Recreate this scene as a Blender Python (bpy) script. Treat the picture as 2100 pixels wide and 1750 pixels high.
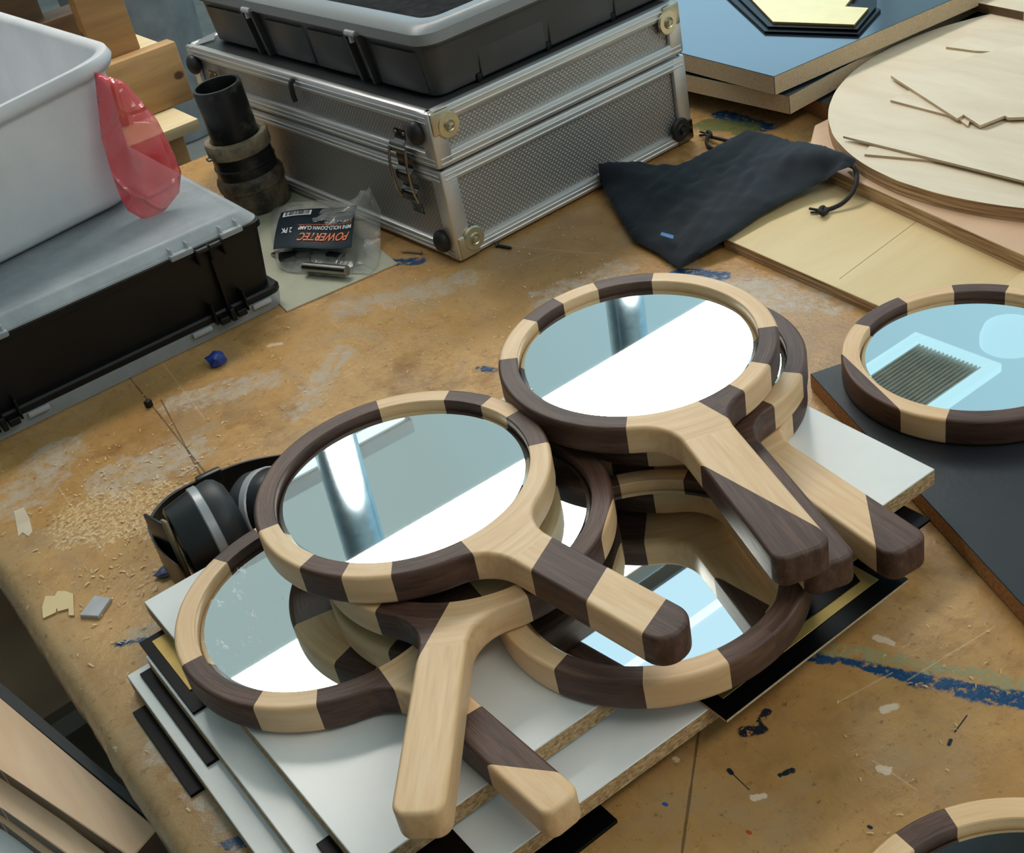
import bpy, bmesh, math, random
from mathutils import Vector, Matrix, noise as mnoise
from mathutils.geometry import delaunay_2d_cdt
random.seed(7)
for o in list(bpy.data.objects): bpy.data.objects.remove(o)
scene=bpy.context.scene
C=scene.collection
# ---------------------------------------------------------------- camera
CAM_H=.65; FPX=2550.0
pitch,roll,yaw=0.58728327,-0.22377321,0.51597536
fwd=Vector((math.cos(pitch)*math.sin(yaw),math.cos(pitch)*math.cos(yaw),-math.sin(pitch)))
rt=Vector((math.cos(yaw),-math.sin(yaw),0)); up=rt.cross(fwd)
RT=math.cos(roll)*rt+math.sin(roll)*up; UP=-math.sin(roll)*rt+math.cos(roll)*up
CP=Vector((0,0,CAM_H))
cam=bpy.data.cameras.new('camera'); camo=bpy.data.objects.new('camera',cam); C.objects.link(camo)
cam.sensor_fit='HORIZONTAL'; cam.sensor_width=36; cam.lens=36*FPX/2100; cam.clip_start=.01
M=Matrix((RT,UP,-fwd)).transposed().to_4x4(); M.translation=CP; camo.matrix_world=M
scene.camera=camo
def P(px,py,z):
    """measured point: where the sight line through a pixel of the 2100x1750 photo meets the level z"""
    d=fwd*FPX+(px-1050)*RT-(py-875)*UP
    return CP+d*((z-CAM_H)/d.z)
# ---------------------------------------------------------------- world and light
scene.view_settings.view_transform='Standard'; scene.view_settings.look='None'
scene.view_settings.exposure=0.12; scene.view_settings.gamma=1
w=bpy.data.worlds.new('world'); scene.world=w; w.use_nodes=True
nt=w.node_tree; nt.nodes.clear()
tc=nt.nodes.new('ShaderNodeTexCoord'); nz=nt.nodes.new('ShaderNodeTexNoise'); nz.inputs['Scale'].default_value=1.6; nz.inputs['Detail'].default_value=2
cr=nt.nodes.new('ShaderNodeValToRGB'); e=cr.color_ramp.elements
e[0].position=.35; e[0].color=(.25,.35,.37,1); e[1].position=.66; e[1].color=(.35,.43,.42,1)
bg=nt.nodes.new('ShaderNodeBackground'); out=nt.nodes.new('ShaderNodeOutputWorld')
nt.links.new(tc.outputs['Generated'],nz.inputs['Vector']); nt.links.new(nz.outputs[0],cr.inputs[0])
# cooler and brighter towards +x (tuned for the right mirror's reflection), dim below the horizon
sx=nt.nodes.new('ShaderNodeSeparateXYZ'); nt.links.new(tc.outputs['Generated'],sx.inputs[0])
mr=nt.nodes.new('ShaderNodeMapRange'); mr.inputs[1].default_value=.35; mr.inputs[2].default_value=.75
nt.links.new(sx.outputs[0],mr.inputs[0])
mx=nt.nodes.new('ShaderNodeMixRGB'); nt.links.new(mr.outputs[0],mx.inputs[0]); nt.links.new(cr.outputs[0],mx.inputs[1]); mx.inputs[2].default_value=(.38,.63,.74,1)
mz=nt.nodes.new('ShaderNodeMapRange'); mz.inputs[1].default_value=-.15; mz.inputs[2].default_value=.25; nt.links.new(sx.outputs[2],mz.inputs[0])
mx2=nt.nodes.new('ShaderNodeMixRGB'); nt.links.new(mz.outputs[0],mx2.inputs[0]); mx2.inputs[1].default_value=(.16,.15,.14,1); nt.links.new(mx.outputs[0],mx2.inputs[2])
# the -x end of the workshop is dark
mq=nt.nodes.new('ShaderNodeMapRange'); mq.inputs[1].default_value=-.9; mq.inputs[2].default_value=-.15; mq.inputs[3].default_value=.10; mq.inputs[4].default_value=1.0; nt.links.new(sx.outputs[0],mq.inputs[0])
mx3=nt.nodes.new('ShaderNodeMixRGB'); mx3.blend_type='MULTIPLY'; mx3.inputs[0].default_value=1; nt.links.new(mx2.outputs[0],mx3.inputs[1]); nt.links.new(mq.outputs[0],mx3.inputs[2])
nt.links.new(mx3.outputs[0],bg.inputs[0]); bg.inputs[1].default_value=1.0
nt.links.new(bg.outputs[0],out.inputs[0])
# ---------------------------------------------------------------- node helpers
def srgb(r,g,b):
    f=lambda c:(c/255/12.92) if c/255<=.04045 else ((c/255+.055)/1.055)**2.4
    return (f(r),f(g),f(b),1)
class NT:
    def __init__(s,name,rough=.5,metal=0,spec=.5):
        s.m=bpy.data.materials.new(name); s.m.use_nodes=True; s.t=s.m.node_tree
        s.b=s.t.nodes['Principled BSDF']; s.b.inputs['Roughness'].default_value=rough; s.b.inputs['Metallic'].default_value=metal
        s.b.inputs['Specular IOR Level'].default_value=spec
        s._tc=None
    def n(s,k): return s.t.nodes.new(k)
    def l(s,a,b): s.t.links.new(a,b)
    @property
    def obj(s):
        if not s._tc: s._tc=s.n('ShaderNodeTexCoord')
        return s._tc.outputs['Object']
    def math(s,op,a,b=None,c=None,clamp=False):
        q=s.n('ShaderNodeMath'); q.operation=op; q.use_clamp=clamp
        for i,v in enumerate((a,b,c)):
            if v is None: continue
            if isinstance(v,(int,float)): q.inputs[i].default_value=v
            else: s.l(v,q.inputs[i])
        return q.outputs[0]
    def mapping(s,v,scale=(1,1,1),loc=(0,0,0),rot=(0,0,0)):
        q=s.n('ShaderNodeMapping'); q.inputs['Scale'].default_value=scale; q.inputs['Location'].default_value=loc; q.inputs['Rotation'].default_value=rot
        s.l(v,q.inputs[0]); return q.outputs[0]
    def noise(s,v,scale=5,detail=4,rough=.55,w=None,dist=0):
        q=s.n('ShaderNodeTexNoise'); q.inputs['Scale'].default_value=scale; q.inputs['Detail'].default_value=detail; q.inputs['Roughness'].default_value=rough; q.inputs['Distortion'].default_value=dist
        if w is not None:
            q.noise_dimensions='4D'
            if isinstance(w,(int,float)): q.inputs['W'].default_value=w
            else: s.l(w,q.inputs['W'])
        s.l(v,q.inputs['Vector']); return q.outputs[0]
    def vor(s,v,scale=5,feature='F1'):
        q=s.n('ShaderNodeTexVoronoi'); q.feature=feature; q.inputs['Scale'].default_value=scale; s.l(v,q.inputs['Vector']); return q.outputs[0]
    def ramp(s,f,stops,interp='LINEAR'):
        q=s.n('ShaderNodeValToRGB'); q.color_ramp.interpolation=interp; e=q.color_ramp.elements
        while len(e)<len(stops): e.new(.5)
        for k,(p,c) in enumerate(stops):
            e[k].position=p; e[k].color=c if len(c)==4 else (*c,1)
        s.l(f,q.inputs[0]); return q.outputs[0]
    def step(s,f,a,b):
        q=s.n('ShaderNodeMapRange'); q.inputs[1].default_value=a; q.inputs[2].default_value=b; s.l(f,q.inputs[0]); return q.outputs[0]
    def mix(s,f,a,b):
        q=s.n('ShaderNodeMixRGB')
        for i,v in enumerate((f,a,b)):
            if isinstance(v,(int,float)): q.inputs[i].default_value=v
            elif isinstance(v,tuple): q.inputs[i].default_value=v
            else: s.l(v,q.inputs[i])
        return q.outputs[0]
    def color(s,c):
        if isinstance(c,tuple): s.b.inputs['Base Color'].default_value=c
        else: s.l(c,s.b.inputs['Base Color'])
        return s
    def bump(s,h,dist=.001,strength=.5):
        q=s.n('ShaderNodeBump'); q.inputs['Distance'].default_value=dist; q.inputs['Strength'].default_value=strength
        s.l(h,q.inputs['Height']); s.l(q.outputs[0],s.b.inputs['Normal']); return s
    def rough(s,v): s.l(v,s.b.inputs['Roughness']); return s
    def seg(s,v,a,b,w0,nz,amp):
        """mask of a ragged streak from a to b (table coordinates), half width w0"""
        a=Vector((*a,0));b=Vector((*b,0));ab=b-a
        su=s.n('ShaderNodeVectorMath');su.operation='SUBTRACT';s.l(v,su.inputs[0]);su.inputs[1].default_value=a
        d=s.n('ShaderNodeVectorMath');d.operation='DOT_PRODUCT';s.l(su.outputs[0],d.inputs[0]);d.inputs[1].default_value=ab/ab.length_squared
        t=s.math('MULTIPLY',d.outputs['Value'],1,clamp=True)
        sc=s.n('ShaderNodeVectorMath');sc.operation='SCALE';sc.inputs[0].default_value=ab;s.l(t,sc.inputs['Scale'])
        su2=s.n('ShaderNodeVectorMath');su2.operation='SUBTRACT';s.l(su.outputs[0],su2.inputs[0]);s.l(sc.outputs[0],su2.inputs[1])
        fl=s.n('ShaderNodeVectorMath');fl.operation='MULTIPLY';s.l(su2.outputs[0],fl.inputs[0]);fl.inputs[1].default_value=(1,1,0)
        le=s.n('ShaderNodeVectorMath');le.operation='LENGTH';s.l(fl.outputs[0],le.inputs[0])
        q=s.math('ADD',le.outputs['Value'],s.math('MULTIPLY',s.math('SUBTRACT',nz,.5),amp))
        return s.step(q,w0*1.15,w0*.85)
def plain(name,c,rough=.5,metal=0,var=.06,scale=30,spec=.5,bump=0):
    n=NT(name,rough,metal,spec); f=n.noise(n.obj,scale,3)
    d=tuple(min(1,x*(1-var*2)) for x in c[:3])+(1,); u=tuple(min(1,x*(1+var*2)) for x in c[:3])+(1,)
    n.color(n.ramp(f,[(.3,d),(.7,u)]))
    if bump: n.bump(n.noise(n.obj,scale*8,3),bump)
    return n.m
def wood(name,a,b,scale=(6,90,90),rough=.5,knots=False,dark=None):
    n=NT(name,rough); v=n.mapping(n.obj,scale); f=n.noise(v,1,5,.6,dist=.6)
    c=n.ramp(f,[(.25,a),(.7,b)])
    if dark:
        g=n.noise(n.mapping(n.obj,(scale[0]*.3,scale[1]*.2,scale[2]*.2)),1,3); c=n.mix(n.math('MULTIPLY',n.step(g,.5,.7),.5),c,dark)
    if knots:
        k=n.vor(n.mapping(n.obj,(13,17,17)),1); c=n.mix(n.step(k,.15,.10),c,srgb(95,62,35))
    n.color(c); n.bump(f,.0005,.3); return n.m
# ---------------------------------------------------------------- materials
def m_table():
    n=NT('bench_wood',.42,spec=.4); v=n.obj
    big=n.noise(v,3.2,5,.6); fine=n.noise(n.mapping(v,(60,16,30),rot=(0,0,.5)),1,6,.65); med=n.noise(v,11,6,.7,dist=.6); ragged=n.noise(v,45,6,.75); rag2=n.noise(v,140,4,.7)
    c=n.ramp(big,[(.3,srgb(152,112,64)),(.5,srgb(190,147,90)),(.72,srgb(210,168,112))])
    c=n.mix(n.math('MULTIPLY',n.step(fine,.48,.75),.5),c,srgb(162,114,68))
    c=n.mix(n.math('MULTIPLY',n.step(med,.52,.66),.6),c,srgb(160,138,106))      # greyish wear
    c=n.mix(n.math('MULTIPLY',n.step(n.noise(v,7,5,.7,w=4.2),.57,.66),.6),c,srgb(128,88,48))
    # dusty left edge
    sp=n.n('ShaderNodeSeparateXYZ'); n.l(v,sp.inputs[0])
    ed=n.math('ADD',sp.outputs[0],n.math('MULTIPLY',n.math('SUBTRACT',ragged,.5),.05))
    c=n.mix(n.math('MULTIPLY',n.step(ed,.075,.04),.55),c,srgb(168,146,112))
    c=n.mix(n.math('MULTIPLY',n.step(rag2,.60,.68),.65),c,srgb(104,72,42))
    c=n.mix(n.math('MULTIPLY',n.step(n.noise(n.mapping(v,(1,1.6,1),rot=(0,0,.7)),32,6,.75,w=7.),.52,.66),.5),c,srgb(146,104,62))
    c=n.mix(n.math('MULTIPLY',n.step(n.noise(n.mapping(v,(110,420,1),rot=(0,0,.55)),1,3,.6,w=3.),.66,.72),.55),c,srgb(110,76,44))         # pits
    c=n.mix(n.math('MULTIPLY',n.step(n.noise(v,85,3,.6,w=9.),.70,.73),.8),c,srgb(226,205,170))
    # broad stains with a shape of their own
    gm=n.math('MULTIPLY',n.step(n.noise(v,60,6,.8,w=2.),.40,.56),.75)
    grey=[((.77,.88),(.84,.76),.032),((.845,1.02),(.80,.95),.02),((.66,1.02),(.74,1.0),.02),((.17,1.1),(.24,1.08),.03),((.085,.72),(.10,.58),.03),((.18,.86),(.10,.86),.012),((.50,1.20),(.62,1.14),.022),((.36,1.05),(.44,1.12),.015),((.28,1.18),(.36,1.14),.02),((.09,1.15),(.14,1.2),.03)]
    for a,b,wd in grey: c=n.mix(n.math('MULTIPLY',n.seg(v,a,b,wd,ragged,.09),gm),c,srgb(186,174,158))
    tp=lambda x,y:tuple(P(x,y,0).xy)
    blue=[(tp(1600,1338),tp(1760,1362),.0045),(tp(1760,1362),tp(1880,1392),.0055),(tp(1880,1392),tp(2010,1422),.0075),(tp(2010,1422),tp(2200,1450),.0085),(tp(1390,560),tp(1480,566),.010),(tp(1230,590),tp(1300,586),.004),(tp(690,580),tp(760,560),.007),(tp(780,540),tp(860,535),.009),(tp(240,1322),tp(300,1312),.0035),(tp(470,1730),tp(520,1722),.006),(tp(1480,235),tp(1570,262),.014),(tp(985,755),tp(1015,758),.004)]
    for a,b,wd in blue: c=n.mix(n.math('MULTIPLY',n.seg(v,a,b,wd,ragged,.022),n.step(rag2,.38,.47)),c,srgb(28,70,110))
    c=n.mix(n.math('MULTIPLY',n.seg(v,tp(1700,1330),tp(2100,1405),.006,ragged,.022),n.step(rag2,.42,.5)),c,srgb(160,150,108))
    dark=srgb(28,34,44)
    for a,b,wd,am in ((tp(1528,1500),tp(1562,1496),.0045,.012),(tp(1552,1488),tp(1572,1462),.0028,.010),(tp(1495,1580),tp(1500,1586),.0016,.001),(tp(1500,1585),tp(1536,1620),.0004,.0004),(tp(1946,1528),tp(1950,1518),.0012,.001),(tp(1958,1502),tp(1983,1468),.0005,.0004),(tp(1782,1696),tp(1786,1698),.0011,.001),(tp(1600,1590),tp(1625,1580),.002,.006)): c=n.mix(n.math('MULTIPLY',n.seg(v,a,b,wd,ragged,am),n.step(rag2,.40,.44) if am>.004 else 1.0),c,dark)
    c=n.mix(n.seg(v,tp(1533,1706),tp(1538,1709),.0012,ragged,.002),c,srgb(170,60,30))
    c=n.mix(n.seg(v,tp(1362,1649),tp(1366,1651),.0014,ragged,.001),c,srgb(30,90,150))
    for a,b,wd in ((tp(1800,1308),tp(1828,1318),.0028),(tp(1815,1455),tp(1835,1450),.0024),(tp(1548,1636),tp(1566,1632),.0013),(tp(555,708),tp(575,706),.003),(tp(1385,1557),tp(1389,1559),.0018),(tp(1806,1578),tp(1820,1582),.0022)): c=n.mix(n.math('MULTIPLY',n.seg(v,a,b,wd*1.2,ragged,.014),.85),c,srgb(222,200,174))
    c=n.mix(n.math('MULTIPLY',n.seg(v,tp(1450,255),tp(1530,262),.02,ragged,.05),.8),c,srgb(96,112,64))
    for a,b in ((tp(1436,1480),tp(1398,1752)),(tp(262,770),tp(445,1000)),(tp(430,1010),tp(330,820))):
        c=n.mix(n.math('MULTIPLY',n.seg(v,a,b,.0009,ragged,.0022),.75),c,srgb(84,62,40))
    for a,b in ((tp(1862,1395),tp(2040,1285)),(tp(1720,1440),tp(1830,1380)),(tp(900,590),tp(1130,520)),(tp(1050,505),tp(1240,522)),(tp(300,700),tp(420,860)),(tp(120,1000),tp(210,1130)),(tp(1880,1620),tp(1790,1560))):
        c=n.mix(n.math('MULTIPLY',n.seg(v,a,b,.0006,ragged,.002),.32),c,srgb(228,202,158))
    # shavings dust
    du=n.math('MULTIPLY',n.seg(v,(.13,1.06),(.22,.98),.04,ragged,.11),n.step(n.noise(v,240,3,.7),.46,.56))
    c=n.mix(n.math('MULTIPLY',du,.75),c,srgb(226,196,150))
    n.color(c); n.bump(n.math('ADD',rag2,med),.0012,.5)
    n.rough(n.step(med,0.1,1.6)); n.b.inputs['Roughness'].default_value=.45
    return n.m
MT={}
MT['table']=m_table()
MT['melamine']=plain('white_melamine',srgb(232,233,231),.25,var=.01)
def m_particle(name,a,b,c2,sc=220):
    n=NT(name,.85); f=n.noise(n.mapping(n.obj,(1,1,2)),sc,4,.7); g=n.vor(n.obj,sc*.9)
    c=n.ramp(f,[(.3,a),(.5,b),(.68,c2)]); c=n.mix(n.math('MULTIPLY',n.step(g,.25,.05),.4),c,a); n.color(c); n.bump(f,.0015,.8); return n.m
MT['particle']=m_particle('particleboard',srgb(132,98,62),srgb(190,154,108),srgb(222,192,148))
MT['mdf']=m_particle('mdf_edge',srgb(184,158,126),srgb(208,184,150),srgb(222,200,168),400)
MT['mdf_brown']=m_particle('chipboard_edge',srgb(140,94,54),srgb(176,124,76),srgb(196,148,98),300)
n=NT('black_laminate',.3,spec=.5); f=n.noise(n.obj,220,3); n.color(srgb(30,33,37)); n.bump(f,.0004,.5); n.rough(n.step(n.noise(n.obj,9,4),-.4,1.6)); MT['blacklam']=n.m
n=NT('dark_film_faced_board',.16,spec=.9); n.color(srgb(34,44,54)); n.bump(n.noise(n.obj,6,3),.002,.25); MT['film']=n.m
n=NT('black_acrylic',.35,spec=.5); n.color(srgb(16,17,19)); f=n.noise(n.obj,500,2); n.b.inputs['Specular IOR Level'].default_value=.12; n.color(n.mix(n.step(f,.72,.76),srgb(5,5,6),srgb(50,52,54))); MT['blacksheet']=n.m
MT['gold']=plain('brushed_gold_sheet',srgb(182,156,92),.5,.7,var=.06)
MT['goldpale']=plain('pale_gold_sheet',srgb(250,232,170),.35,.15,var=.02)
MT['maple_ply']=wood('birch_veneer',srgb(214,196,168),srgb(232,218,194),(20,4,20),.6)
n=NT('plywood_edge',.75)
sp=n.n('ShaderNodeSeparateXYZ'); n.l(n.obj,sp.inputs[0]); f=n.noise(n.mapping(n.obj,(12,12,380)),1,3)
n.color(n.ramp(f,[(.33,srgb(140,108,76)),(.5,srgb(182,150,114)),(.62,srgb(206,178,142))])); MT['plyedge']=n.m
def m_ply_line():
    n=NT('yellow_plywood_lined',.5); f=n.noise(n.mapping(n.obj,(2.5,14,10)),1,5,.6,dist=.6)
    c=n.ramp(f,[(.25,srgb(212,184,132)),(.7,srgb(230,206,156))]); g=n.noise(n.mapping(n.obj,(.8,3,2)),1,3); c=n.mix(n.math('MULTIPLY',n.step(g,.5,.7),.5),c,srgb(196,158,104))
    ox,oy=(.8125+1.5)/2,(.50+1.03)/2; a=P(1722,572,.0125);b=P(1915,428,.0125)
    c=n.mix(n.math('MULTIPLY',n.seg(n.obj,(a.x-ox,a.y-oy),(b.x-ox,b.y-oy),.0007,n.noise(n.obj,60,2),.0004),.7),c,srgb(130,96,58)); n.color(c); return n.m
MT['plylined']=m_ply_line()
MT['plyyellow']=wood('yellow_plywood',srgb(212,184,132),srgb(230,206,156),(2.5,14,10),.5,dark=srgb(190,150,98))
MT['plypink']=wood('pink_plywood',srgb(206,168,134),srgb(222,190,158),(2.5,12,10),.55,dark=srgb(200,150,116))
MT['pine']=wood('pine_lumber',srgb(160,120,74),srgb(196,158,108),(4,40,40),.6,knots=True)
MT['pinetop']=wood('pine_lumber_pale',srgb(206,182,138),srgb(222,200,160),(4,40,40),.6)
MT['brownwood']=wood('brown_wood',srgb(70,50,34),srgb(104,78,52),(4,30,30),.5)
MT['plank']=wood('cherry_planks',srgb(222,180,140),srgb(242,208,172),(40,3,40),.5,dark=srgb(214,166,126))
MT['oldply']=wood('stained_plywood',srgb(120,92,66),srgb(164,130,98),(3,9,9),.7,dark=srgb(184,164,138))
MT['greyboard']=plain('grey_green_board',srgb(100,94,80),.7,var=.1,scale=8)
MT['blackplastic']=plain('black_plastic',srgb(15,16,17),.42,var=.05,spec=.3)
MT['greyplastic']=plain('charcoal_plastic',srgb(62,63,65),.42,var=.04)
MT['greyplastic_dk']=plain('charcoal_plastic_dark',srgb(52,53,55),.5,var=.04)  # slightly darker charcoal, used for the ribs
MT['frost']=None
n=NT('frosted_clear_plastic',.33,spec=.5); n.color(n.ramp(n.noise(n.obj,14,5,.7),[(.35,srgb(176,184,190)),(.7,srgb(206,212,216))])); n.b.inputs['Alpha'].default_value=.55; n.rough(n.step(n.noise(n.obj,30,4),-.3,1.6)); MT['frost']=n.m
n=NT('translucent_grey_lid',.35,spec=.5); n.color(srgb(150,153,154)); n.b.inputs['Alpha'].default_value=.8; MT['lid']=n.m
n=NT('white_tub_plastic',.38,spec=.4); n.color(n.ramp(n.noise(n.obj,7,5,.6),[(.35,srgb(212,212,216)),(.6,srgb(226,226,228))])); n.b.inputs['Subsurface Weight'].default_value=.15; n.b.inputs['Subsurface Radius'].default_value=(.02,.02,.02); MT['tub']=n.m
def m_bag(name,c,alpha,crease=30,tr=.0):
    n=NT(name,.12,spec=.9); f=n.noise(n.obj,crease,3,.6,dist=1.5); g=n.vor(n.obj,crease*1.1,'DISTANCE_TO_EDGE')
    n.color(c); n.b.inputs['Alpha'].default_value=alpha; n.bump(n.math('ADD',n.math('MULTIPLY',f,.7),n.step(g,.05,0)),.003,.8); return n
b=m_bag('red_film',(.75,.03,.05,1),.60,13)
st=b.seg(b.obj,(0,0),(0,.001),.001,b.noise(b.obj,10),.001)
b.color(b.ramp(b.noise(b.obj,9,2,.5),[(.35,srgb(238,52,66)),(.5,srgb(240,84,92)),(.68,srgb(240,150,150))])); MT['redfilm']=b.m
MT['clearfilm']=m_bag('clear_film',srgb(205,205,200),.30,34).m
n=NT('aluminium_trim',.40,.8); n.color(srgb(218,217,216)); v=n.mapping(n.obj,(3,3,260)); n.bump(n.noise(v,1,2),.0006,.4); MT['alutrim']=n.m
n=NT('dotted_aluminium_panel',.45,.75)
q=n.n('ShaderNodeTexCoord').outputs['UV']; 
def dots(n,v,pitch):
    s=n.n('ShaderNodeSeparateXYZ'); n.l(v,s.inputs[0])
    u=n.math('MULTIPLY',n.math('ADD',s.outputs[0],s.outputs[1]),math.pi/pitch); t=n.math('MULTIPLY',n.math('SUBTRACT',s.outputs[0],s.outputs[1]),math.pi/pitch)
    a=n.math('MULTIPLY',n.math('COSINE',u),n.math('COSINE',t)); return n.math('POWER',n.math('ABSOLUTE',a),3)
d=dots(n,q,.0064); n.color(n.ramp(d,[(.2,srgb(165,163,160)),(.8,srgb(205,203,200))])); n.bump(d,.0006,1.0); MT['alupanel']=n.m
MT['steel']=plain('worn_steel',srgb(150,146,138),.25,1)
MT['nickel']=plain('nickel_corner',srgb(205,196,168),.3,.9,var=.05)
n=NT('chrome_dark',.2,1); n.color(srgb(120,118,112)); MT['chrome']=n.m
MT['rubber']=plain('black_rubber',srgb(30,30,31),.5)
n=NT('dirty_black_pipe',.32); n.color(n.mix(n.math('MULTIPLY',n.step(n.noise(n.obj,28,6,.7),.56,.72),.35),srgb(20,21,22),srgb(128,112,90))); MT['pipe']=n.m
n=NT('dusty_pipe_fitting',.5); n.color(n.mix(n.step(n.noise(n.obj,22,6,.7),.42,.62),srgb(48,44,38),srgb(116,102,80))); MT['fitting']=n.m
n=NT('navy_black_cloth',.82,spec=.25); f=n.noise(n.obj,900,2); n.color(n.ramp(n.noise(n.obj,10,4),[(.3,srgb(16,20,26)),(.75,srgb(34,41,50))])); n.b.inputs['Sheen Weight'].default_value=.12; n.b.inputs['Sheen Tint'].default_value=(.5,.6,.7,1); n.bump(f,.0004,.5); MT['cloth']=n.m
MT['cord']=plain('black_cord',srgb(22,18,16),.7)
MT['blueprint']=plain('blue_print',srgb(20,110,170),.5)
n=NT('label_navy',.3); n.color(n.ramp(n.noise(n.obj,60,3),[(.3,srgb(22,38,52)),(.7,srgb(32,52,66))])); MT['navy']=n.m
MT['orange']=plain('label_orange',srgb(225,110,40),.4)
MT['white']=plain('white_print',srgb(225,228,228),.4,var=.01)
MT['blueplastic']=plain('blue_wax',srgb(28,52,130),.35,var=.2,scale=120)
MT['panelgrey']=plain('grey_green_sheet',srgb(172,172,150),.45,var=.03)
MT['darkbin']=plain('slate_grey_bin',srgb(124,130,134),.4,var=.12,scale=9)
MT['wallpaint']=plain('dark_grey_wall_paint',srgb(104,102,98),.8,var=.05,scale=2)
MT['concrete']=plain('concrete',srgb(158,154,148),.85,var=.12,scale=4)
MT['silver']=plain('silver_stripe',srgb(178,180,184),.35,.2)
MT['muff']=plain('earmuff_black',srgb(22,24,26),.33,var=.08)
MT['muff_grey']=plain('earmuff_cushion',srgb(44,48,50),.5)
MT['tan']=plain('tan_foam',srgb(140,124,96),.8)
MT['duct']=plain('galvanised_duct',srgb(190,205,214),.25,1,var=.05)
MT['acwhite']=plain('painted_grille_white',srgb(190,225,240),.5,var=.01)
def emit(name,c,s):
    n=NT(name,.5); n.color((0,0,0,1)); n.b.inputs['Emission Color'].default_value=c; n.b.inputs['Emission Strength'].default_value=s; return n.m
MT['lamp']=emit('fluorescent_diffuser',(1,.955,.87,1),15.0)
MT['fill_panel']=emit('warm_fill_diffuser',(1,.92,.79,1),6.0)  # glow of the added fill panel, no known lamp
MT['daylight']=emit('window_daylight',(.45,.77,1,1),2.1)
MT['lamp2']=emit('cool_tube_diffuser',(.85,.97,1,1),1.1)
MT['sky']=emit('skylight_glazing',(.56,.80,.93,1),1.0)
MT['dome']=emit('dome_lamp_glass',(.50,.80,.92,1),.95)
# ---------------------------------------------------------------- object helpers
def link(name,bm,mats,parent=None,smooth=True,ang=35,origin=None,recalc=True):
    if recalc: bmesh.ops.recalc_face_normals(bm,faces=bm.faces)
    me=bpy.data.meshes.new(name)
    if origin is None and parent is None:
        co=[v.co for v in bm.verts]; mn=Vector([min(c[i] for c in co) for i in range(3)]); mxx=Vector([max(c[i] for c in co) for i in range(3)])
        origin=Vector(((mn.x+mxx.x)/2,(mn.y+mxx.y)/2,mn.z))
    if origin is not None: bmesh.ops.translate(bm,verts=bm.verts,vec=-Vector(origin))
    bm.to_mesh(me); bm.free()
    if not isinstance(mats,(list,tuple)): mats=[mats]
    for m in mats: me.materials.append(m)
    if smooth:
        for p in me.polygons: p.use_smooth=True
        me.set_sharp_from_angle(angle=math.radians(ang))
    o=bpy.data.objects.new(name,me); C.objects.link(o)
    if origin is not None: o.location=origin
    if parent is not None:
        o.parent=parent
    return o
def tag(o,label=None,cat=None,group=None,kind=None):
    if label: o['label']=label
    if cat: o['category']=cat
    if group: o['group']=group
    if kind: o['kind']=kind
    return o
def empty(name,loc,label,cat,rot=(0,0,0),group=None):
    o=bpy.data.objects.new(name,None); C.objects.link(o); o.location=loc; o.rotation_euler=rot; o.empty_display_size=.02
    return tag(o,label,cat,group)
def quadstrip(bm,loops,closed=True,mat=0,cap0=False,cap1=False):
    vs=[[bm.verts.new(p) for p in L] for L in loops]
    n=len(loops[0])
    for a,b in zip(vs,vs[1:]):
        for i in range(n if closed else n-1):
            j=(i+1)%n
            f=bm.faces.new((a[i],a[j],b[j],b[i])); f.material_index=mat
    if cap0: bm.faces.new(vs[0][::-1]).material_index=mat
    if cap1: bm.faces.new(vs[-1]).material_index=mat
    return vs
def box(bm,lo,hi,bev=0,mat=0,seg=2,M=None):
    lo=Vector(lo);hi=Vector(hi)
    r=bmesh.ops.create_cube(bm,size=1,matrix=Matrix.Translation((lo+hi)/2)@Matrix.Diagonal((*(hi-lo),1)))
    vs=r['verts']; fs=list({f for v in vs for f in v.link_faces})
    for f in fs: f.material_index=mat
    if bev:
        es=list({e for v in vs for e in v.link_edges})
        r2=bmesh.ops.bevel(bm,geom=es,offset=bev,segments=seg,affect='EDGES',profile=.5)
        vs=list({v for f in r2['faces'] for v in f.verts}|{v for v in vs if v.is_valid})
        # collect island
        seen=set(vs); st=list(vs)
        while st:
            v=st.pop()
            for e in v.link_edges:
                o=e.other_vert(v)
                if o not in seen: seen.add(o); st.append(o)
        vs=list(seen)
        for v in vs:
            for f in v.link_faces: f.material_index=mat
    if M is not None: bmesh.ops.transform(bm,matrix=M,verts=vs)
    return vs
def prism(bm,pts,z0,z1,bev=0,top=0,side=1,seg=1):
    n=len(pts)
    a=[bm.verts.new((p[0],p[1],z0)) for p in pts]; b=[bm.verts.new((p[0],p[1],z1)) for p in pts]
    f=bm.faces.new(b); f.material_index=top; g=bm.faces.new(a[::-1]); g.material_index=top
    for i in range(n):
        j=(i+1)%n; q=bm.faces.new((a[i],a[j],b[j],b[i])); q.material_index=side
    if bev:
        bmesh.ops.bevel(bm,geom=list({e for v in a+b for e in v.link_edges}),offset=bev,segments=seg,affect='EDGES',profile=.5)
def board(name,pts,z0,z1,mats,label,cat,group=None,bev=.0006,ragged=0,parent=None):
    bm=bmesh.new()
    pts=[Vector((p[0],p[1])) for p in pts]
    if sum(a.x*b.y-b.x*a.y for a,b in zip(pts,pts[1:]+pts[:1]))<0: pts=pts[::-1]
    if ragged:
        out=[]
        for a,b in zip(pts,pts[1:]+pts[:1]):
            k=max(1,int((b-a).length/.004)); nn=Vector((-(b-a).y,(b-a).x)).normalized()
            for i in range(k):
                out.append(a+(b-a)*(i/k)+nn*(random.uniform(0,ragged) if i else 0))
        pts=out
    prism(bm,pts,z0,z1,0 if ragged else bev)
    o=link(name,bm,mats,parent,smooth=False)
    if parent is None: tag(o,label,cat,group)
    return o
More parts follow.
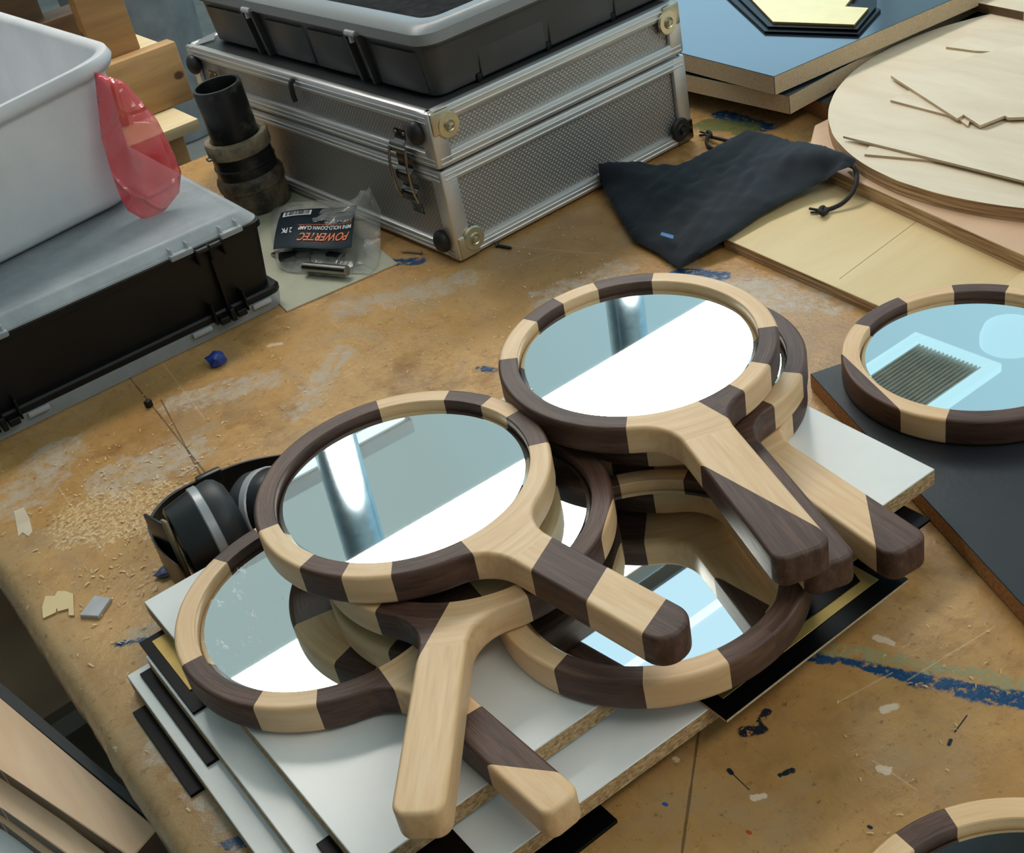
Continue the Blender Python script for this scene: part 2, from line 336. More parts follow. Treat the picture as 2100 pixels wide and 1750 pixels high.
def rect(corner,d1,l1,l2,side=1):
    """rectangle from a corner, along d1 for l1, then perpendicular for l2"""
    c=Vector((corner[0],corner[1])); d=Vector((d1[0],d1[1])).normalized(); e=Vector((-d.y,d.x))*side
    return [c,c+d*l1,c+d*l1+e*l2,c+e*l2]
def tube(bm,pts,r,seg=10,mat=0,cap=True,radii=None):
    pts=[Vector(p) for p in pts]; loops=[]
    u=None
    for i,p in enumerate(pts):
        t=(pts[min(i+1,len(pts)-1)]-pts[max(i-1,0)]).normalized()
        if u is None: u=t.orthogonal().normalized()
        u=(u-t*u.dot(t)).normalized(); v=t.cross(u); rr=radii[i] if radii else r
        loops.append([p+(u*math.cos(2*math.pi*k/seg)+v*math.sin(2*math.pi*k/seg))*rr for k in range(seg)])
    quadstrip(bm,loops,True,mat,cap,cap)
def smoothpath(pts,n=6):
    pts=[Vector(p) for p in pts]; out=[]
    for i in range(len(pts)-1):
        p0=pts[max(i-1,0)];p1=pts[i];p2=pts[i+1];p3=pts[min(i+2,len(pts)-1)]
        for k in range(n):
            t=k/n; out.append(.5*((2*p1)+(-p0+p2)*t+(2*p0-5*p1+4*p2-p3)*t*t+(-p0+3*p1-3*p2+p3)*t**3))
    out.append(pts[-1]); return out
def lathe(bm,prof,seg=48,M=None,mat=0,cap0=False,cap1=False):
    loops=[[ (r*math.cos(2*math.pi*k/seg),r*math.sin(2*math.pi*k/seg),z) for k in range(seg)] for r,z in prof]
    vs=quadstrip(bm,loops,True,mat,cap0,cap1); allv=[v for L in vs for v in L]
    if M is not None: bmesh.ops.transform(bm,matrix=M,verts=allv)
def rrect(cx,cy,hx,hy,r,n=6):
    o=[]
    for sx_,sy_,a0 in ((1,1,0),(-1,1,90),(-1,-1,180),(1,-1,270)):
        for k in range(n+1):
            a=math.radians(a0+90*k/n); o.append((cx+sx_*(hx-r)+r*math.cos(a),cy+sy_*(hy-r)+r*math.sin(a)))
    return o
def pillow(name,outline,thick,mats,parent=None,nz=.3,nscale=30,base=None,step=.006,back=.15,creases=(),power=.6,lift=None,seed=0,origin=None,axis=None):
    """outline: list of 3D points roughly in a plane; puffed sheet on both sides"""
    pts=[Vector(p) for p in outline]; c=sum(pts,Vector())/len(pts)
    if base is None:
        nrm=Vector()
        for a,b in zip(pts,pts[1:]+pts[:1]): nrm+=(a-c).cross(b-c)
        nrm.normalize()
        if nrm.z<0 or (abs(nrm.z)<.5 and nrm.dot(CP-c)<0): nrm=-nrm
        ex=nrm.orthogonal().normalized()
    else: nrm,ex=base
    ey=nrm.cross(ex)
    o2=[((p-c).dot(ex),(p-c).dot(ey)) for p in pts]; oh=[(p-c).dot(nrm) for p in pts]
    # densify outline
    d2=[];dh=[]
    for i in range(len(o2)):
        a=Vector(o2[i]);b=Vector(o2[(i+1)%len(o2)]);k=max(1,int((b-a).length/step))
        for t in range(k): d2.append(a+(b-a)*(t/k)); dh.append(oh[i]+(oh[(i+1)%len(oh)]-oh[i])*(t/k))
    def inside(q):
        r=False
        for i in range(len(d2)):
            a=d2[i];b=d2[i-1]
            if (a.y>q.y)!=(b.y>q.y) and q.x<(b.x-a.x)*(q.y-a.y)/(b.y-a.y)+a.x: r=not r
        return r
    def edist(q):
        m=9
        for i in range(len(d2)):
            m=min(m,(d2[i]-q).length)
        return m
    xs=[p.x for p in d2];ys=[p.y for p in d2]; inner=[]
    y=min(ys)
    row=0
    while y<max(ys):
        x=min(xs)+(step/2 if row%2 else 0)
        while x<max(xs):
            q=Vector((x,y))
            if inside(q) and edist(q)>step*.6: inner.append(q)
            x+=step
        y+=step*.87; row+=1
    allp=d2+inner; nb=len(d2)
    edges=[(i,(i+1)%nb) for i in range(nb)]
    V,E,F,*_=delaunay_2d_cdt(allp,edges,[],1,1e-6)
    D=[edist(v) for v in V]; mxd=max(D)
    def bh(q):
        s=0;ww=0
        for i in range(0,nb,2):
            d=(d2[i]-q).length_squared+1e-6; k=1/(d*d); s+=dh[i]*k; ww+=k
        return s/ww
    bm=bmesh.new(); top=[];bot=[]
    for i,v in enumerate(V):
        on=D[i]<step*.3; b0=bh(v); t=(min(D[i]/mxd,1))**power
        if axis:
            pw=c+ex*v.x+ey*v.y; ua=pw.x*axis[0]+pw.y*axis[1]; va=-pw.x*axis[1]+pw.y*axis[0]
            nn=nz*(mnoise.noise(Vector((ua*7,va*38,seed)))+.5*mnoise.noise(Vector((ua*16,va*80,seed+3)))+.25*mnoise.noise(Vector((ua*60,va*60,seed+7))))
        else: nn=mnoise.noise(Vector((v.x*nscale+seed,v.y*nscale,seed)))*nz+abs(mnoise.noise(Vector((v.x*nscale*2.3,v.y*nscale*2.3+seed,1))))*-nz*.8
        for (ax,ay,bx,by,dep,wd) in creases:
            A=Vector((ax,ay))-Vector((c.x,c.y)) if False else Vector((ax,ay)); B=Vector((bx,by)); ab=B-A; tt=max(0,min(1,(v-A).dot(ab)/ab.length_squared)); dd=(v-A-ab*tt).length
            nn+=dep*math.exp(-(dd/wd)**2)
        h=b0+thick*t*(1+nn)
        p=c+ex*v.x+ey*v.y
        tv=bm.verts.new(p+nrm*(h if not on else b0)); top.append(tv)
        bot.append(tv if on else bm.verts.new(p+nrm*(b0-thick*back*t)))
    for f in F:
        if len(f)<3: continue
        try: bm.faces.new([top[i] for i in f])
        except ValueError: pass
        if any(bot[i] is not top[i] for i in f):
            try: bm.faces.new([bot[i] for i in f][::-1])
            except ValueError: pass
    return link(name,bm,mats,parent,ang=80)
def hexobj(name,p8,mats,parent=None,bev=0):
    bm=bmesh.new(); v=[bm.verts.new(p) for p in p8]
    for f in ((0,1,2,3),(7,6,5,4),(0,4,5,1),(1,5,6,2),(2,6,7,3),(3,7,4,0)): bm.faces.new([v[i] for i in f])
    if bev: bmesh.ops.bevel(bm,geom=list(bm.edges),offset=bev,segments=2,affect='EDGES')
    return link(name,bm,mats,parent)
# ================================================================ SETTING
bm=bmesh.new()
L=[]
# bench slab with a worn, slightly wavy rounded left edge
ys=[-.35+.012*i for i in range(185)]
prof=[(.0,-.045),(-.003,-.03),(-.002,-.012),(.004,-.003),(.012,0.0),(.03,0)]
rows=[]
for yy in ys:
    wv=.0022*mnoise.noise(Vector((yy*14,0,0)))+.0014*mnoise.noise(Vector((yy*50,3,0)))
    rows.append([(.034+px+wv*(1 if px<.02 else 0),yy,pz) for px,pz in prof]+[(2.4,yy,0),(2.4,yy,-.045)])
quadstrip(bm,rows,True,0,True,True)
o=link('trim_1',bm,MT['table'],origin=(0,0,0),ang=50); o.name='workbench_top'
tag(o,'worn wooden workbench top with blue paint streaks and sawdust under everything','workbench')
bench=o
for k,(x,y) in enumerate([(.16,-.2),(2.25,-.2),(.16,1.75),(2.25,1.75)]):
    bm=bmesh.new(); box(bm,(x-.045,y-.045,-.85),(x+.045,y+.045,-.045),.003); lg=link('leg',bm,MT['pine'],bench,origin=(0,0,0))
bm=bmesh.new(); box(bm,(-4,-2,-.9),(8,9,-.85)); tag(link('floor',bm,MT['concrete'],smooth=False),kind='structure')
bm=bmesh.new(); box(bm,(-4,9,-.9),(8,9.1,1.0)); tag(link('wall_back',bm,MT['wallpaint'],smooth=False),kind='structure')
# ---------------- mirror-only things plus an added fill panel and dark block: overhead lights, ducts, grille (z 1.4 .. 2)
def hang(parent,pts):
    for p in pts:
        bm=bmesh.new(); tube(bm,[(p[0],p[1],p[2]),(p[0],p[1],2.6)],.004,6); link('suspension_rod',bm,MT['steel'],parent,origin=(0,0,0))
def lamp(x0,x1,y0,y1,z,label,mat):
    t=empty('ceiling_light',((x0+x1)/2,(y0+y1)/2,z),label,'ceiling light')
    bm=bmesh.new(); box(bm,(x0-.015,y0-.015,z+.012),(x1+.015,y1+.015,z+.06),.004); a=link('housing',bm,MT['white'],t,origin=t.location); a.location=(0,0,0)
    bm=bmesh.new(); box(bm,(x0,y0,z),(x1,y1,z+.012),.003); a=link('diffuser',bm,mat,t,origin=t.location); a.location=(0,0,0)
    for p in ((x0+.2,(y0+y1)/2),(x1-.2,(y0+y1)/2)):
        bm=bmesh.new(); tube(bm,[(p[0],p[1],z+.05),(p[0],p[1],2.6)],.004,6); a=link('suspension_rod',bm,MT['steel'],t,origin=t.location); a.location=(0,0,0)
    return t
lamp(.30,2.25,2.0,2.34,1.6,'long white overhead light panel mirrored across the hand mirrors',MT['lamp'])
lamp(.2,2.4,-.75,-.35,1.7,'added unseen warm fill panel behind and above the front of the bench',MT['fill_panel'])  # added fill behind the camera, out of the mirrors' sight
lamp(.2,1.30,2.80,2.835,1.62,'narrow overhead light tube mirrored at the rim of the front hand mirror',MT['lamp2'])
t=empty('skylight',(1.45,1.67,1.62),'bluish roof skylight mirrored in the glass under the tapered handles','skylight')
for (x0,x1) in ((.9,1.95),):
    for (y0,y1) in ((1.18,1.735),(1.755,1.9)):
        bm=bmesh.new(); box(bm,(x0,y0,1.62),(x1,y1,1.63)); a=link('pane',bm,MT['sky'],t,origin=t.location); a.location=(0,0,0)
bm=bmesh.new()
for lo,hi in (((.87,1.15,1.61),(1.98,1.18,1.66)),((.87,1.9,1.61),(1.98,1.94,1.66)),((.87,1.18,1.61),(.9,1.9,1.66)),((1.95,1.18,1.61),(1.98,1.9,1.66))): box(bm,lo,hi)
b2=bmesh.new(); box(b2,(.9,1.735,1.612),(1.95,1.755,1.64)); a=link('light_bar',b2,MT['lamp2'],t,origin=t.location,smooth=False); a.location=(0,0,0)
a=link('frame',bm,MT['wallpaint'],t,origin=t.location,smooth=False); a.location=(0,0,0)
for (x,y),lab in (((.95,2.50),'galvanised duct drop mirrored in the front hand mirror'),((1.93,2.50),'galvanised duct drop mirrored in the topmost hand mirror')):
    bm=bmesh.new(); lathe(bm,[(.0,1.15),(.05,1.15),(.058,1.155),(.058,1.9),(.061,1.9),(.061,1.92),(.058,1.92),(.058,2.6)],40)
    bmesh.ops.translate(bm,verts=bm.verts,vec=(x,y,0)); tag(link('duct_pipe',bm,MT['duct']),lab,'duct')
t=empty('ceiling_grille',(2.5,2.05,1.6),'white framed air grille with thin slats mirrored in the far right hand mirror','air grille')
bm=bmesh.new()
for lo,hi in (((2.22,1.90,1.6),(2.77,1.935,1.63)),((2.22,2.18,1.6),(2.77,2.215,1.63)),((2.22,1.935,1.6),(2.255,2.18,1.63)),((2.735,1.935,1.6),(2.77,2.18,1.63))): box(bm,lo,hi,.003)
a=link('frame',bm,MT['acwhite'],t,origin=t.location); a.location=(0,0,0)
a.data.materials[0]=emit('glowing_grille_frame',(.52,.82,.92,1),1.0)  # frame glows by itself in place of light falling on it
bm=bmesh.new()
for k in range(16): box(bm,(2.255,1.945+k*.0148,1.612),(2.735,1.951+k*.0148,1.63))
b2=bmesh.new(); box(b2,(2.25,1.93,1.631),(2.74,2.19,1.636)); b2=link('backing',b2,MT['white'],t,origin=t.location,smooth=False); b2.location=(0,0,0)
a=link('slats',bm,plain('grille_slats',srgb(236,236,226),.5),t,origin=t.location,smooth=False); a.location=(0,0,0); a['kind']='stuff'
bm=bmesh.new(); lathe(bm,[(.0001,0),(.05,.005),(.08,.02),(.09,.05),(.09,.08)],40); bmesh.ops.translate(bm,verts=bm.verts,vec=(2.98,2.02,1.6)); tag(link('dome_lamp',bm,MT['dome']),'pale round dome lamp mirrored beside the air grille','lamp')

bm=bmesh.new(); box(bm,(1.15,.75,1.9),(2.9,1.38,2.1)); tag(link('dark_block',bm,plain('dark_block_grey',srgb(60,64,66),.6),smooth=False),'added dark stand-in beam mirrored in the bottom right hand mirror','block')  # added overhead block, darkens this glass in place of the person at the camera
# bay window far behind on the right: its light glances off the dark boards
wn=Vector((3.55,3.75,0)); wd=Vector((.72,-.69,0))
def wq(u0,u1,z0,z1,th):
    bm=bmesh.new(); box(bm,(u0,-th,z0),(u1,th,z1)); bmesh.ops.transform(bm,matrix=Matrix.Translation(wn)@Matrix.Rotation(math.atan2(wd.y,wd.x),4,'Z'),verts=bm.verts); return bm
wo=link('window_1',wq(-1.5,.55,.75,1.75,.01),MT['daylight'],smooth=False,origin=wn); wo['kind']='structure'
for u0,u1,z0,z1 in ((-1.56,-1.5,.7,1.8),(.55,.61,.7,1.8),(-1.56,.61,.69,.75),(-1.56,.61,1.75,1.81),(-.5,-.46,.75,1.75)):
    o=link('window_frame',wq(u0,u1,z0,z1,.03),MT['wallpaint'],wo,smooth=False,origin=wn); o.location=(0,0,0)
# ================================================================ HAND MIRRORS
RL=.095; RO=.1108; TH=.025
def wood_nodes(name,ring,rc0,cuts,hc0,chords,xs,seed,edgegrain=0):
    n=NT(name,.42,spec=.42); s=n.n('ShaderNodeSeparateXYZ'); n.l(n.obj,s.inputs[0]); x,y,z=s.outputs
    th=n.math('MULTIPLY',n.math('ARCTAN2',y,x),180/math.pi)
    r=n.math('SQRT',n.math('ADD',n.math('MULTIPLY',x,x),n.math('MULTIPLY',y,y)))
    cnt=None
    for a in sorted(ring):
        g=n.math('GREATER_THAN',th,a); cnt=g if cnt is None else n.math('ADD',cnt,g)
    cr_=n.math('ADD',cnt if cnt is not None else n.math('MULTIPLY',x,0),rc0)
    hc=None
    for a,sl in cuts:
        g=n.math('GREATER_THAN',n.math('ADD',x,n.math('MULTIPLY',y,sl)),a); hc=g if hc is None else n.math('ADD',hc,g)
    hc=n.math('ADD',hc if hc is not None else n.math('MULTIPLY',x,0),hc0)
    ish=n.math('GREATER_THAN',x,xs)
    c=n.math('ADD',n.math('MULTIPLY',cr_,n.math('SUBTRACT',1,ish)),n.math('MULTIPLY',n.math('ADD',hc,10),ish))
    par=n.math('MODULO',c,2)     # 0 maple, 1 walnut
    for ch in chords:
        nx,ny,d,val=ch[:4]; g=n.math('GREATER_THAN',n.math('ADD',n.math('MULTIPLY',x,nx),n.math('MULTIPLY',y,ny)),d)
        if len(ch)>4: g=n.math('MULTIPLY',g,n.math('MULTIPLY',n.math('GREATER_THAN',th,ch[4]),n.math('LESS_THAN',th,ch[5])))
        par=n.math('ADD',n.math('MULTIPLY',par,n.math('SUBTRACT',1,g)),n.math('MULTIPLY',g,val))
    cv=n.n('ShaderNodeCombineXYZ'); n.l(n.math('MULTIPLY',th,.0017),cv.inputs[0]); n.l(r,cv.inputs[1]); n.l(z,cv.inputs[2])
    vv=n.mix(ish,cv.outputs[0],n.obj)
    # tilt the grain a little per piece
    mp=n.n('ShaderNodeMapping'); n.l(vv,mp.inputs[0]); mp.inputs['Scale'].default_value=(14,190,90)
    cr3=n.n('ShaderNodeCombineXYZ'); n.l(n.math('SINE',n.math('MULTIPLY',c,2.3)),cr3.inputs[2]); n.l(cr3.outputs[0],mp.inputs['Rotation'])
    wseed=n.math('ADD',n.math('MULTIPLY',c,3.7),seed)
    f=n.noise(mp.outputs[0],1,5,.62,w=wseed,dist=.4)
    mp2=n.mapping(mp.outputs[0],(3,5,5)); f2=n.noise(mp2,1,3,.6,w=wseed)
    mc=n.ramp(f,[(.25,srgb(212,168,120)),(.5,srgb(229,190,144)),(.75,srgb(238,208,168))])
    wl=n.ramp(f,[(.28,srgb(60,40,32)),(.5,srgb(86,60,49)),(.72,srgb(112,82,67))])
    wl=n.mix(n.math('MULTIPLY',n.step(f2,.5,.66),.5),wl,srgb(50,34,28))
    n.color(n.mix(par,mc,wl)); n.bump(n.math('MULTIPLY',f2,par),.0006,.5)
    n.rough(n.math('ADD',n.math('MULTIPLY',par,.08),.4))
    return n.m
def m_glass(name,smear=None):
    n=NT(name,.015,1); n.color((.86,.93,.92,1))
    f=n.noise(n.obj,22,5,.7); n.rough(n.math('ADD',n.math('MULTIPLY',n.step(f,.62,.8),.12),.012))
    if smear:
        g=n.noise(n.mapping(n.obj,(26,70,1),rot=(0,0,smear[2])),1,5,.75)
        v=n.seg(n.obj,smear[0],smear[1],.035,n.noise(n.obj,30,3),.05)
        k=n.math('MULTIPLY',n.step(g,.58,.65),v)
        n.color(n.mix(k,(.86,.93,.92,1),(.9,.95,.97,1)))
        n.l(n.math('SUBTRACT',1,k),n.b.inputs['Metallic'])
    return n.m
def hand_mirror(label,c,tilt,ang,ring,rc0,cuts,hc0,chords=(),w_=.0165,Lh=.268,tipr=.010,seed=0,smear=None,rf=.035,taper=0.0,shape=None):
    nrm=Vector((tilt[0],tilt[1],1)).normalized()
    h=Vector((math.cos(math.radians(ang)),math.sin(math.radians(ang)),0)); h=(h-nrm*h.dot(nrm)).normalized(); yv=nrm.cross(h)
    root=empty('hand_mirror',c,label,'hand mirror',group='maple and walnut hand mirrors')
    Mx=Matrix((h,yv,nrm)).transposed().to_4x4(); Mx.translation=c; root.matrix_world=Mx
    xs=.136
    mat=wood_nodes('maple_walnut_wood',ring,rc0,cuts,hc0,chords,xs,seed)
    # half outline (y>0) from ring back (180deg) down to the tip
    phi=math.asin((w_+rf)/(RO+rf)); F=Vector(((RO+rf)*math.cos(phi),w_+rf))
    half=[]   # (point, normal, inner angle)
    N=60
    for k in range(N+1):
        a=math.pi+(phi-math.pi)*k/N; half.append((Vector((RO*math.cos(a),RO*math.sin(a))),Vector((math.cos(a),math.sin(a))),a))
    hp=[]
    for k in range(1,13):
        a=(math.pi+phi)+(math.pi*1.5-(math.pi+phi))*k/12; d=Vector((math.cos(a),math.sin(a))); hp.append((F+d*rf,-d))
    wt=w_+taper
    k0=hp[-1][0]
    for k in range(1,9):
        t=k/8; hp.append((Vector((k0.x+(Lh-tipr-k0.x)*t,w_+(wt-w_)*t)),Vector((0,1))))
    for k in range(1,9):
        a=math.pi/2*(1-k/8); d=Vector((math.cos(a),math.sin(a))); hp.append((Vector((Lh-tipr,wt-tipr))+d*tipr,d))
    hp.append((Vector((Lh,0)),Vector((1,0))))
    tot=0;acc=[]
    prev=half[-1][0]
    for p,_n in hp: tot+=(p-prev).length; acc.append(tot); prev=p
    fil=acc[11]; phe=math.asin(w_*.8/RL)
    for (p,nn),s in zip(hp,acc): half.append((p,nn,(phi+(phe-phi)*min(1,s/fil)) if s<=fil else phe*(1-(s-fil)/(tot-fil))))
    full=half+[(Vector((p.x,-p.y)),Vector((nn.x,-nn.y)),-a) for p,nn,a in reversed(half[1:-1])]
    bt=.0026; bb=.004
    loops=[]
    loops.append([(.3*RL*math.cos(a),.3*RL*math.sin(a),-.013) for _,_,a in full])
    loops.append([(RL*math.cos(a),RL*math.sin(a),-.013) for _,_,a in full])
    loops.append([(RL*math.cos(a),RL*math.sin(a),-.0008) for _,_,a in full])
    loops.append([((RL+.0007)*math.cos(a),(RL+.0007)*math.sin(a),0) for _,_,a in full])
    loops.append([(p.x-nn.x*(bt+.0009),p.y-nn.y*(bt+.0009),0) for p,nn,_ in full])
    for k in range(6):
        q=math.pi/2*k/5; off=bt*(1-math.sin(q)); zz=-bt*1.15*(1-math.cos(q))
        loops.append([(p.x-nn.x*off,p.y-nn.y*off,zz) for p,nn,_ in full])
    for k in range(6):
        q=math.pi/2*k/5; off=bb*(1-math.cos(q)); zz=-TH+bb*(1-math.sin(q))
        loops.append([(p.x-nn.x*off,p.y-nn.y*off,zz) for p,nn,_ in full])
    loops.append([(.3*RL*math.cos(a),.3*RL*math.sin(a),-TH) for _,_,a in full])
    bm=bmesh.new(); quadstrip(bm,loops,True,0,True,True)
    bmesh.ops.remove_doubles(bm,verts=bm.verts,dist=1e-6)
    bmesh.ops.recalc_face_normals(bm,faces=bm.faces)
    bm2=bm.copy()
    for b_,co,name in ((bm,True,'frame'),(bm2,False,'handle')):
        g=b_.verts[:]+b_.edges[:]+b_.faces[:]
        bmesh.ops.bisect_plane(b_,geom=g,plane_co=(xs,0,0),plane_no=(1,0,0),clear_outer=co,clear_inner=not co,dist=1e-6)
        link(name,b_,mat,root,ang=32,origin=(0,0,0),recalc=False)
    bm=bmesh.new(); lathe(bm,[(0.0001,-.0068),(RL-.0045,-.0068),(RL-.0022,-.0078),(RL-.0012,-.0088),(RL-.0005,-.013)],128,cap0=True)
    link('glass',bm,m_glass('mirror_glass',smear),root,ang=12,origin=(0,0,0))
    return root
BT=.053  # top of the uppermost white board
# M8 lower left
hand_mirror('hand mirror with white smears on its glass, lowest at the left on the white boards',Vector((.207,.686,BT+TH+.0032)),(.006,-.014),-88.2,
  [-158.9,-97.4,-57.1,-34.2,-8.8,60,100],1,[(.172,-.1),(.231,-1.4)],0,w_=.0135,tipr=.008,seed=1.,smear=((-.03,-.085),(-.075,.0),1.2))
# M6 lower right
hand_mirror('hand mirror lying lowest at the right, its glass showing undersides and blue light',Vector((.383,.534,BT+TH)),(0,0),95,
  [-63.6,-34.5,20,100.5,131.8,160.7],1,[(.18,0)],1,seed=9.)
# M4 lowest of right stack
hand_mirror('lowest mirror of the right stack, maple handle with walnut end reaching over the white board',Vector((.548,.688,BT+TH)),(0,0),-97.5,
  [-150,-95,-60,-42,24,60,110],0,[(.238,1.4)],0,w_=.0175,Lh=.277,tipr=.011,seed=15.)
# M3
hand_mirror('middle mirror of the right stack with a dark walnut handle and walnut outer rim',Vector((.542,.680,.107)),(0,-.01),-110.5,
  [-140,-100,-31,-8,24.2,48.4,130],1,[],1,chords=[(-.35,-1,-.077,0,-20,2)],w_=.0175,Lh=.277,tipr=.009,seed=22.)
# M2 top
hand_mirror('topmost mirror of the right stack, maple handle ending in a slanted walnut tip',Vector((.5105,.677,.141)),(-.006,-.038),-109.3,
  [70.6,42.8,23.4,12,-26.2,-110.2,-142.5,-162.1,177.5,149.6],0,[(.212,-2.55)],0,chords=[(-.31,.951,-.0205,1,0,23.4)],w_=.0195,Lh=.274,tipr=.010,seed=31.)
# M7
hand_mirror('mirror under the front one, plain maple handle reaching straight down over the boards',Vector((.315,.655,BT+TH*2+.0022)),(0,-.015),-130.5,
  [-75,29.1,160],1,[],0,chords=[(-.3125,-1,-.0308,1,-27.1,12),(.199,.980,.1086,0)],w_=.016,Lh=.265,tipr=.010,seed=40.)
# M1 front
hand_mirror('front mirror on the left pile, handle banded maple and walnut with rounded dark tip',Vector((.2935,.693,.1325)),(.009,-.02),-83.2,
  [54.9,-14.2,-43.1,-61.2,-79.1,-109.9,151.6,119.7,99.3,82.0],1,[(.1475,.375),(.197,.35),(.2446,.25)],0,w_=.0165,Lh=.266,tipr=.0155,seed=52.)
# M9 right
hand_mirror('hand mirror at the right edge on the black board, showing an air grille',Vector((.781,.563,.017+TH)),(0,0),-33,
  [138.0,107.1,80.1,53.6,-121.7,-88,-50,0],0,[(.17,0)],0,chords=[(-.98,-.198,.0983,1)],seed=63.)
# M10 bottom right
hand_mirror('hand mirror at the bottom right corner lying on the bare bench',Vector((.348,.194,TH)),(0,0),-100,
  [-175.7,-120,-60,-20,30,80,120,166.6],1,[(.17,0)],1,seed=77.)

# ================================================================ WHITE BOARD STACK
rect_=lambda x0,y0,x1,y1:[(x0,y0),(x1,y0),(x1,y1),(x0,y1)]
wb=[MT['melamine'],MT['particle']]
g='white laminated boards under the mirrors'
board('laminated_board',rect_(.0715,.47,.50,.80),.003,.0175,wb,'lowest of the three white boards, on thin black sheets','board',g)
board('laminated_board',[(.0885,.447),(.50,.436),(.505,.78),(.0885,.787)],.0205,.0345,wb,'middle white board of the stack with a rough chipboard edge','board',g)
board('laminated_board',[(.111,.483),(.614,.474),(.619,.613),(.62,.824),(.1095,.824)],.0385,BT,wb,'topmost white board carrying the pile of hand mirrors','board',g)
gs='thin black sheets slipped between the boards'
bs=[MT['blacksheet'],MT['blacksheet']]; gd=[MT['gold'],MT['gold']]
board('black_sheet',rect_(.061,.666,.17,.776),0,.003,bs,'black sheet flat on the bench at the left, lowest of the stack','sheet',gs,bev=.0003)
board('black_sheet',rect_(.0795,.665,.19,.79),.0175,.0205,bs,'black sheet on the lowest white board at the left','sheet',gs,bev=.0003)
board('black_sheet',rect_(.0905,.70,.20,.803),.0345,.0368,bs,'speckled black sheet on the middle white board at the left','sheet',gs,bev=.0003)
board('gold_sheet',rect_(.0985,.722,.19,.795),.0368,.0378,gd,'dull gold sheet on the speckled black sheet at the left','sheet',bev=.0002)
board('black_sheet',rect_(.1015,.44,.17,.5345),.0345,.0375,bs,'black sheet tucked under the topmost board at the bottom edge','sheet',gs,bev=.0003)
board('black_sheet',rect_(.345,.4235,.521,.56),.0345,.0372,[MT['blacksheet'],MT['mdf']],'wide black sheet jutting out under the lowest right mirror','sheet',gs,bev=.0003)
board('gold_sheet',rect_(.356,.4375,.507,.56),.0372,.0378,gd,'dim gold sheet on the wide black sheet under the right mirror','sheet',bev=.0002)
board('black_sheet',[(.38,.4475),(.497,.4455),(.505,.465),(.505,.473),(.38,.473)],.0378,.0385,bs,'narrow black strip lying on the dim gold sheet below the right handles','sheet',bev=.0001)
board('black_sheet',rect_(.50,.4525,.5815,.53),.0345,.0372,bs,'black sheet poking out below the right end of the top board','sheet',gs,bev=.0003)
board('gold_sheet',rect_(.50,.4625,.566,.53),.0372,.0382,gd,'small gold sheet corner below the right end of the top board','sheet',bev=.0002)
board('black_sheet',rect_(.17,.4385,.26,.53),0,.003,bs,'black sheet flat on the bench under the bottom edge of the stack','sheet',gs,bev=.0003)
board('black_sheet',rect_(.20,.452,.305,.56),.0175,.0205,bs,'black sheet under the middle board beside the lowest maple handle','sheet',gs,bev=.0003)
# black faced chipboard at the right
ff=Vector((.695,.672)); dd=Vector((.578-.695,.373-.672))
board('black_faced_board',[(.695,.672),(.806,.632),(.808,.50),(1.1,.385),(.86,.0),(.453,.095)],.001,.017,[MT['blacklam'],MT['mdf_brown']],'black faced chipboard under the right hand mirror','board')

# ================================================================ PLYWOOD AND PANELS AT THE RIGHT
board('plywood_sheet',[(.847,.936),(.8125,.53),(1.5,.50),(1.5,1.0),(1.075,1.03)],.0,.0125,[MT['plylined'],MT['plyedge']],'pale yellow plywood sheet with pencil line under the cloth bag','plywood')
n=MT['plyyellow']
board('plywood_sheet',[(1.022,.972),(.944,.58),(1.6,.53),(1.6,1.02),(1.10,1.03)],.0125,.0295,[MT['plypink'],MT['plyedge']],'pinkish plywood sheet lying on the yellow one under the round blank','plywood')
board('wood_offcut',[P(2045,600,.0125),P(2100,560,.0125),P(2160,600,.0125),P(2110,650,.0125)],.0126,.016,[MT['plyyellow'],MT['plyedge']],'small plywood offcut lying on the yellow sheet at the right edge','offcut')
# round plywood blank
def circ3(a,b,c_):
    ax,ay=a;bx,by=b;cx,cy=c_; d=2*(ax*(by-cy)+bx*(cy-ay)+cx*(ay-by))
    ux=((ax*ax+ay*ay)*(by-cy)+(bx*bx+by*by)*(cy-ay)+(cx*cx+cy*cy)*(ay-by))/d
    uy=((ax*ax+ay*ay)*(cx-bx)+(bx*bx+by*by)*(ax-cx)+(cx*cx+cy*cy)*(bx-ax))/d
    return (ux,uy),math.hypot(ax-ux,ay-uy)
zt=.0455
(cx,cy),rr=circ3(P(1703,262,zt).xy,P(1862,378,zt).xy,P(1800,112,zt).xy)
pts=[]
for k in range(160):
    a=2*math.pi*k/160; q=rr*(1+.003*mnoise.noise(Vector((math.cos(a)*9,math.sin(a)*9,0)))); pts.append((cx+q*math.cos(a),cy+q*math.sin(a)))
board('round_plywood_blank',pts,.0295,zt,[MT['maple_ply'],MT['plyedge']],'round pale plywood blank with thin veneer scraps on it','plywood',bev=0)
vn=[MT['maple_ply'],plain('veneer_edge',srgb(196,172,142),.8)]
gv='thin veneer scraps on the round blank'
def px(pl,z): return [P(a,b,z).xy for a,b in pl]
board('veneer_scrap',px([(1826,205),(1905,165),(2010,190),(1985,258),(1960,240)],zt+.003),zt,zt+.003,vn,'lower pale veneer scrap with one pointed end under the notched scrap','veneer',gv,bev=0)
board('veneer_scrap',px([(1827,155),(1889,141),(1894,147),(2000,112),(2100,92),(2200,88),(2190,225),(2100,240),(2067,241),(2061,237),(2010,257),(1976,235),(1963,243)],zt+.0065),zt+.0032,zt+.0065,vn,'large notched veneer scrap on top of the round blank','veneer',gv,bev=0)
board('veneer_scrap',px([(1773,316),(1783,299),(1935,322),(1930,330)],zt+.003),zt,zt+.003,vn,'narrow veneer strip under the long scrap at the front of the blank','veneer',gv,bev=0)
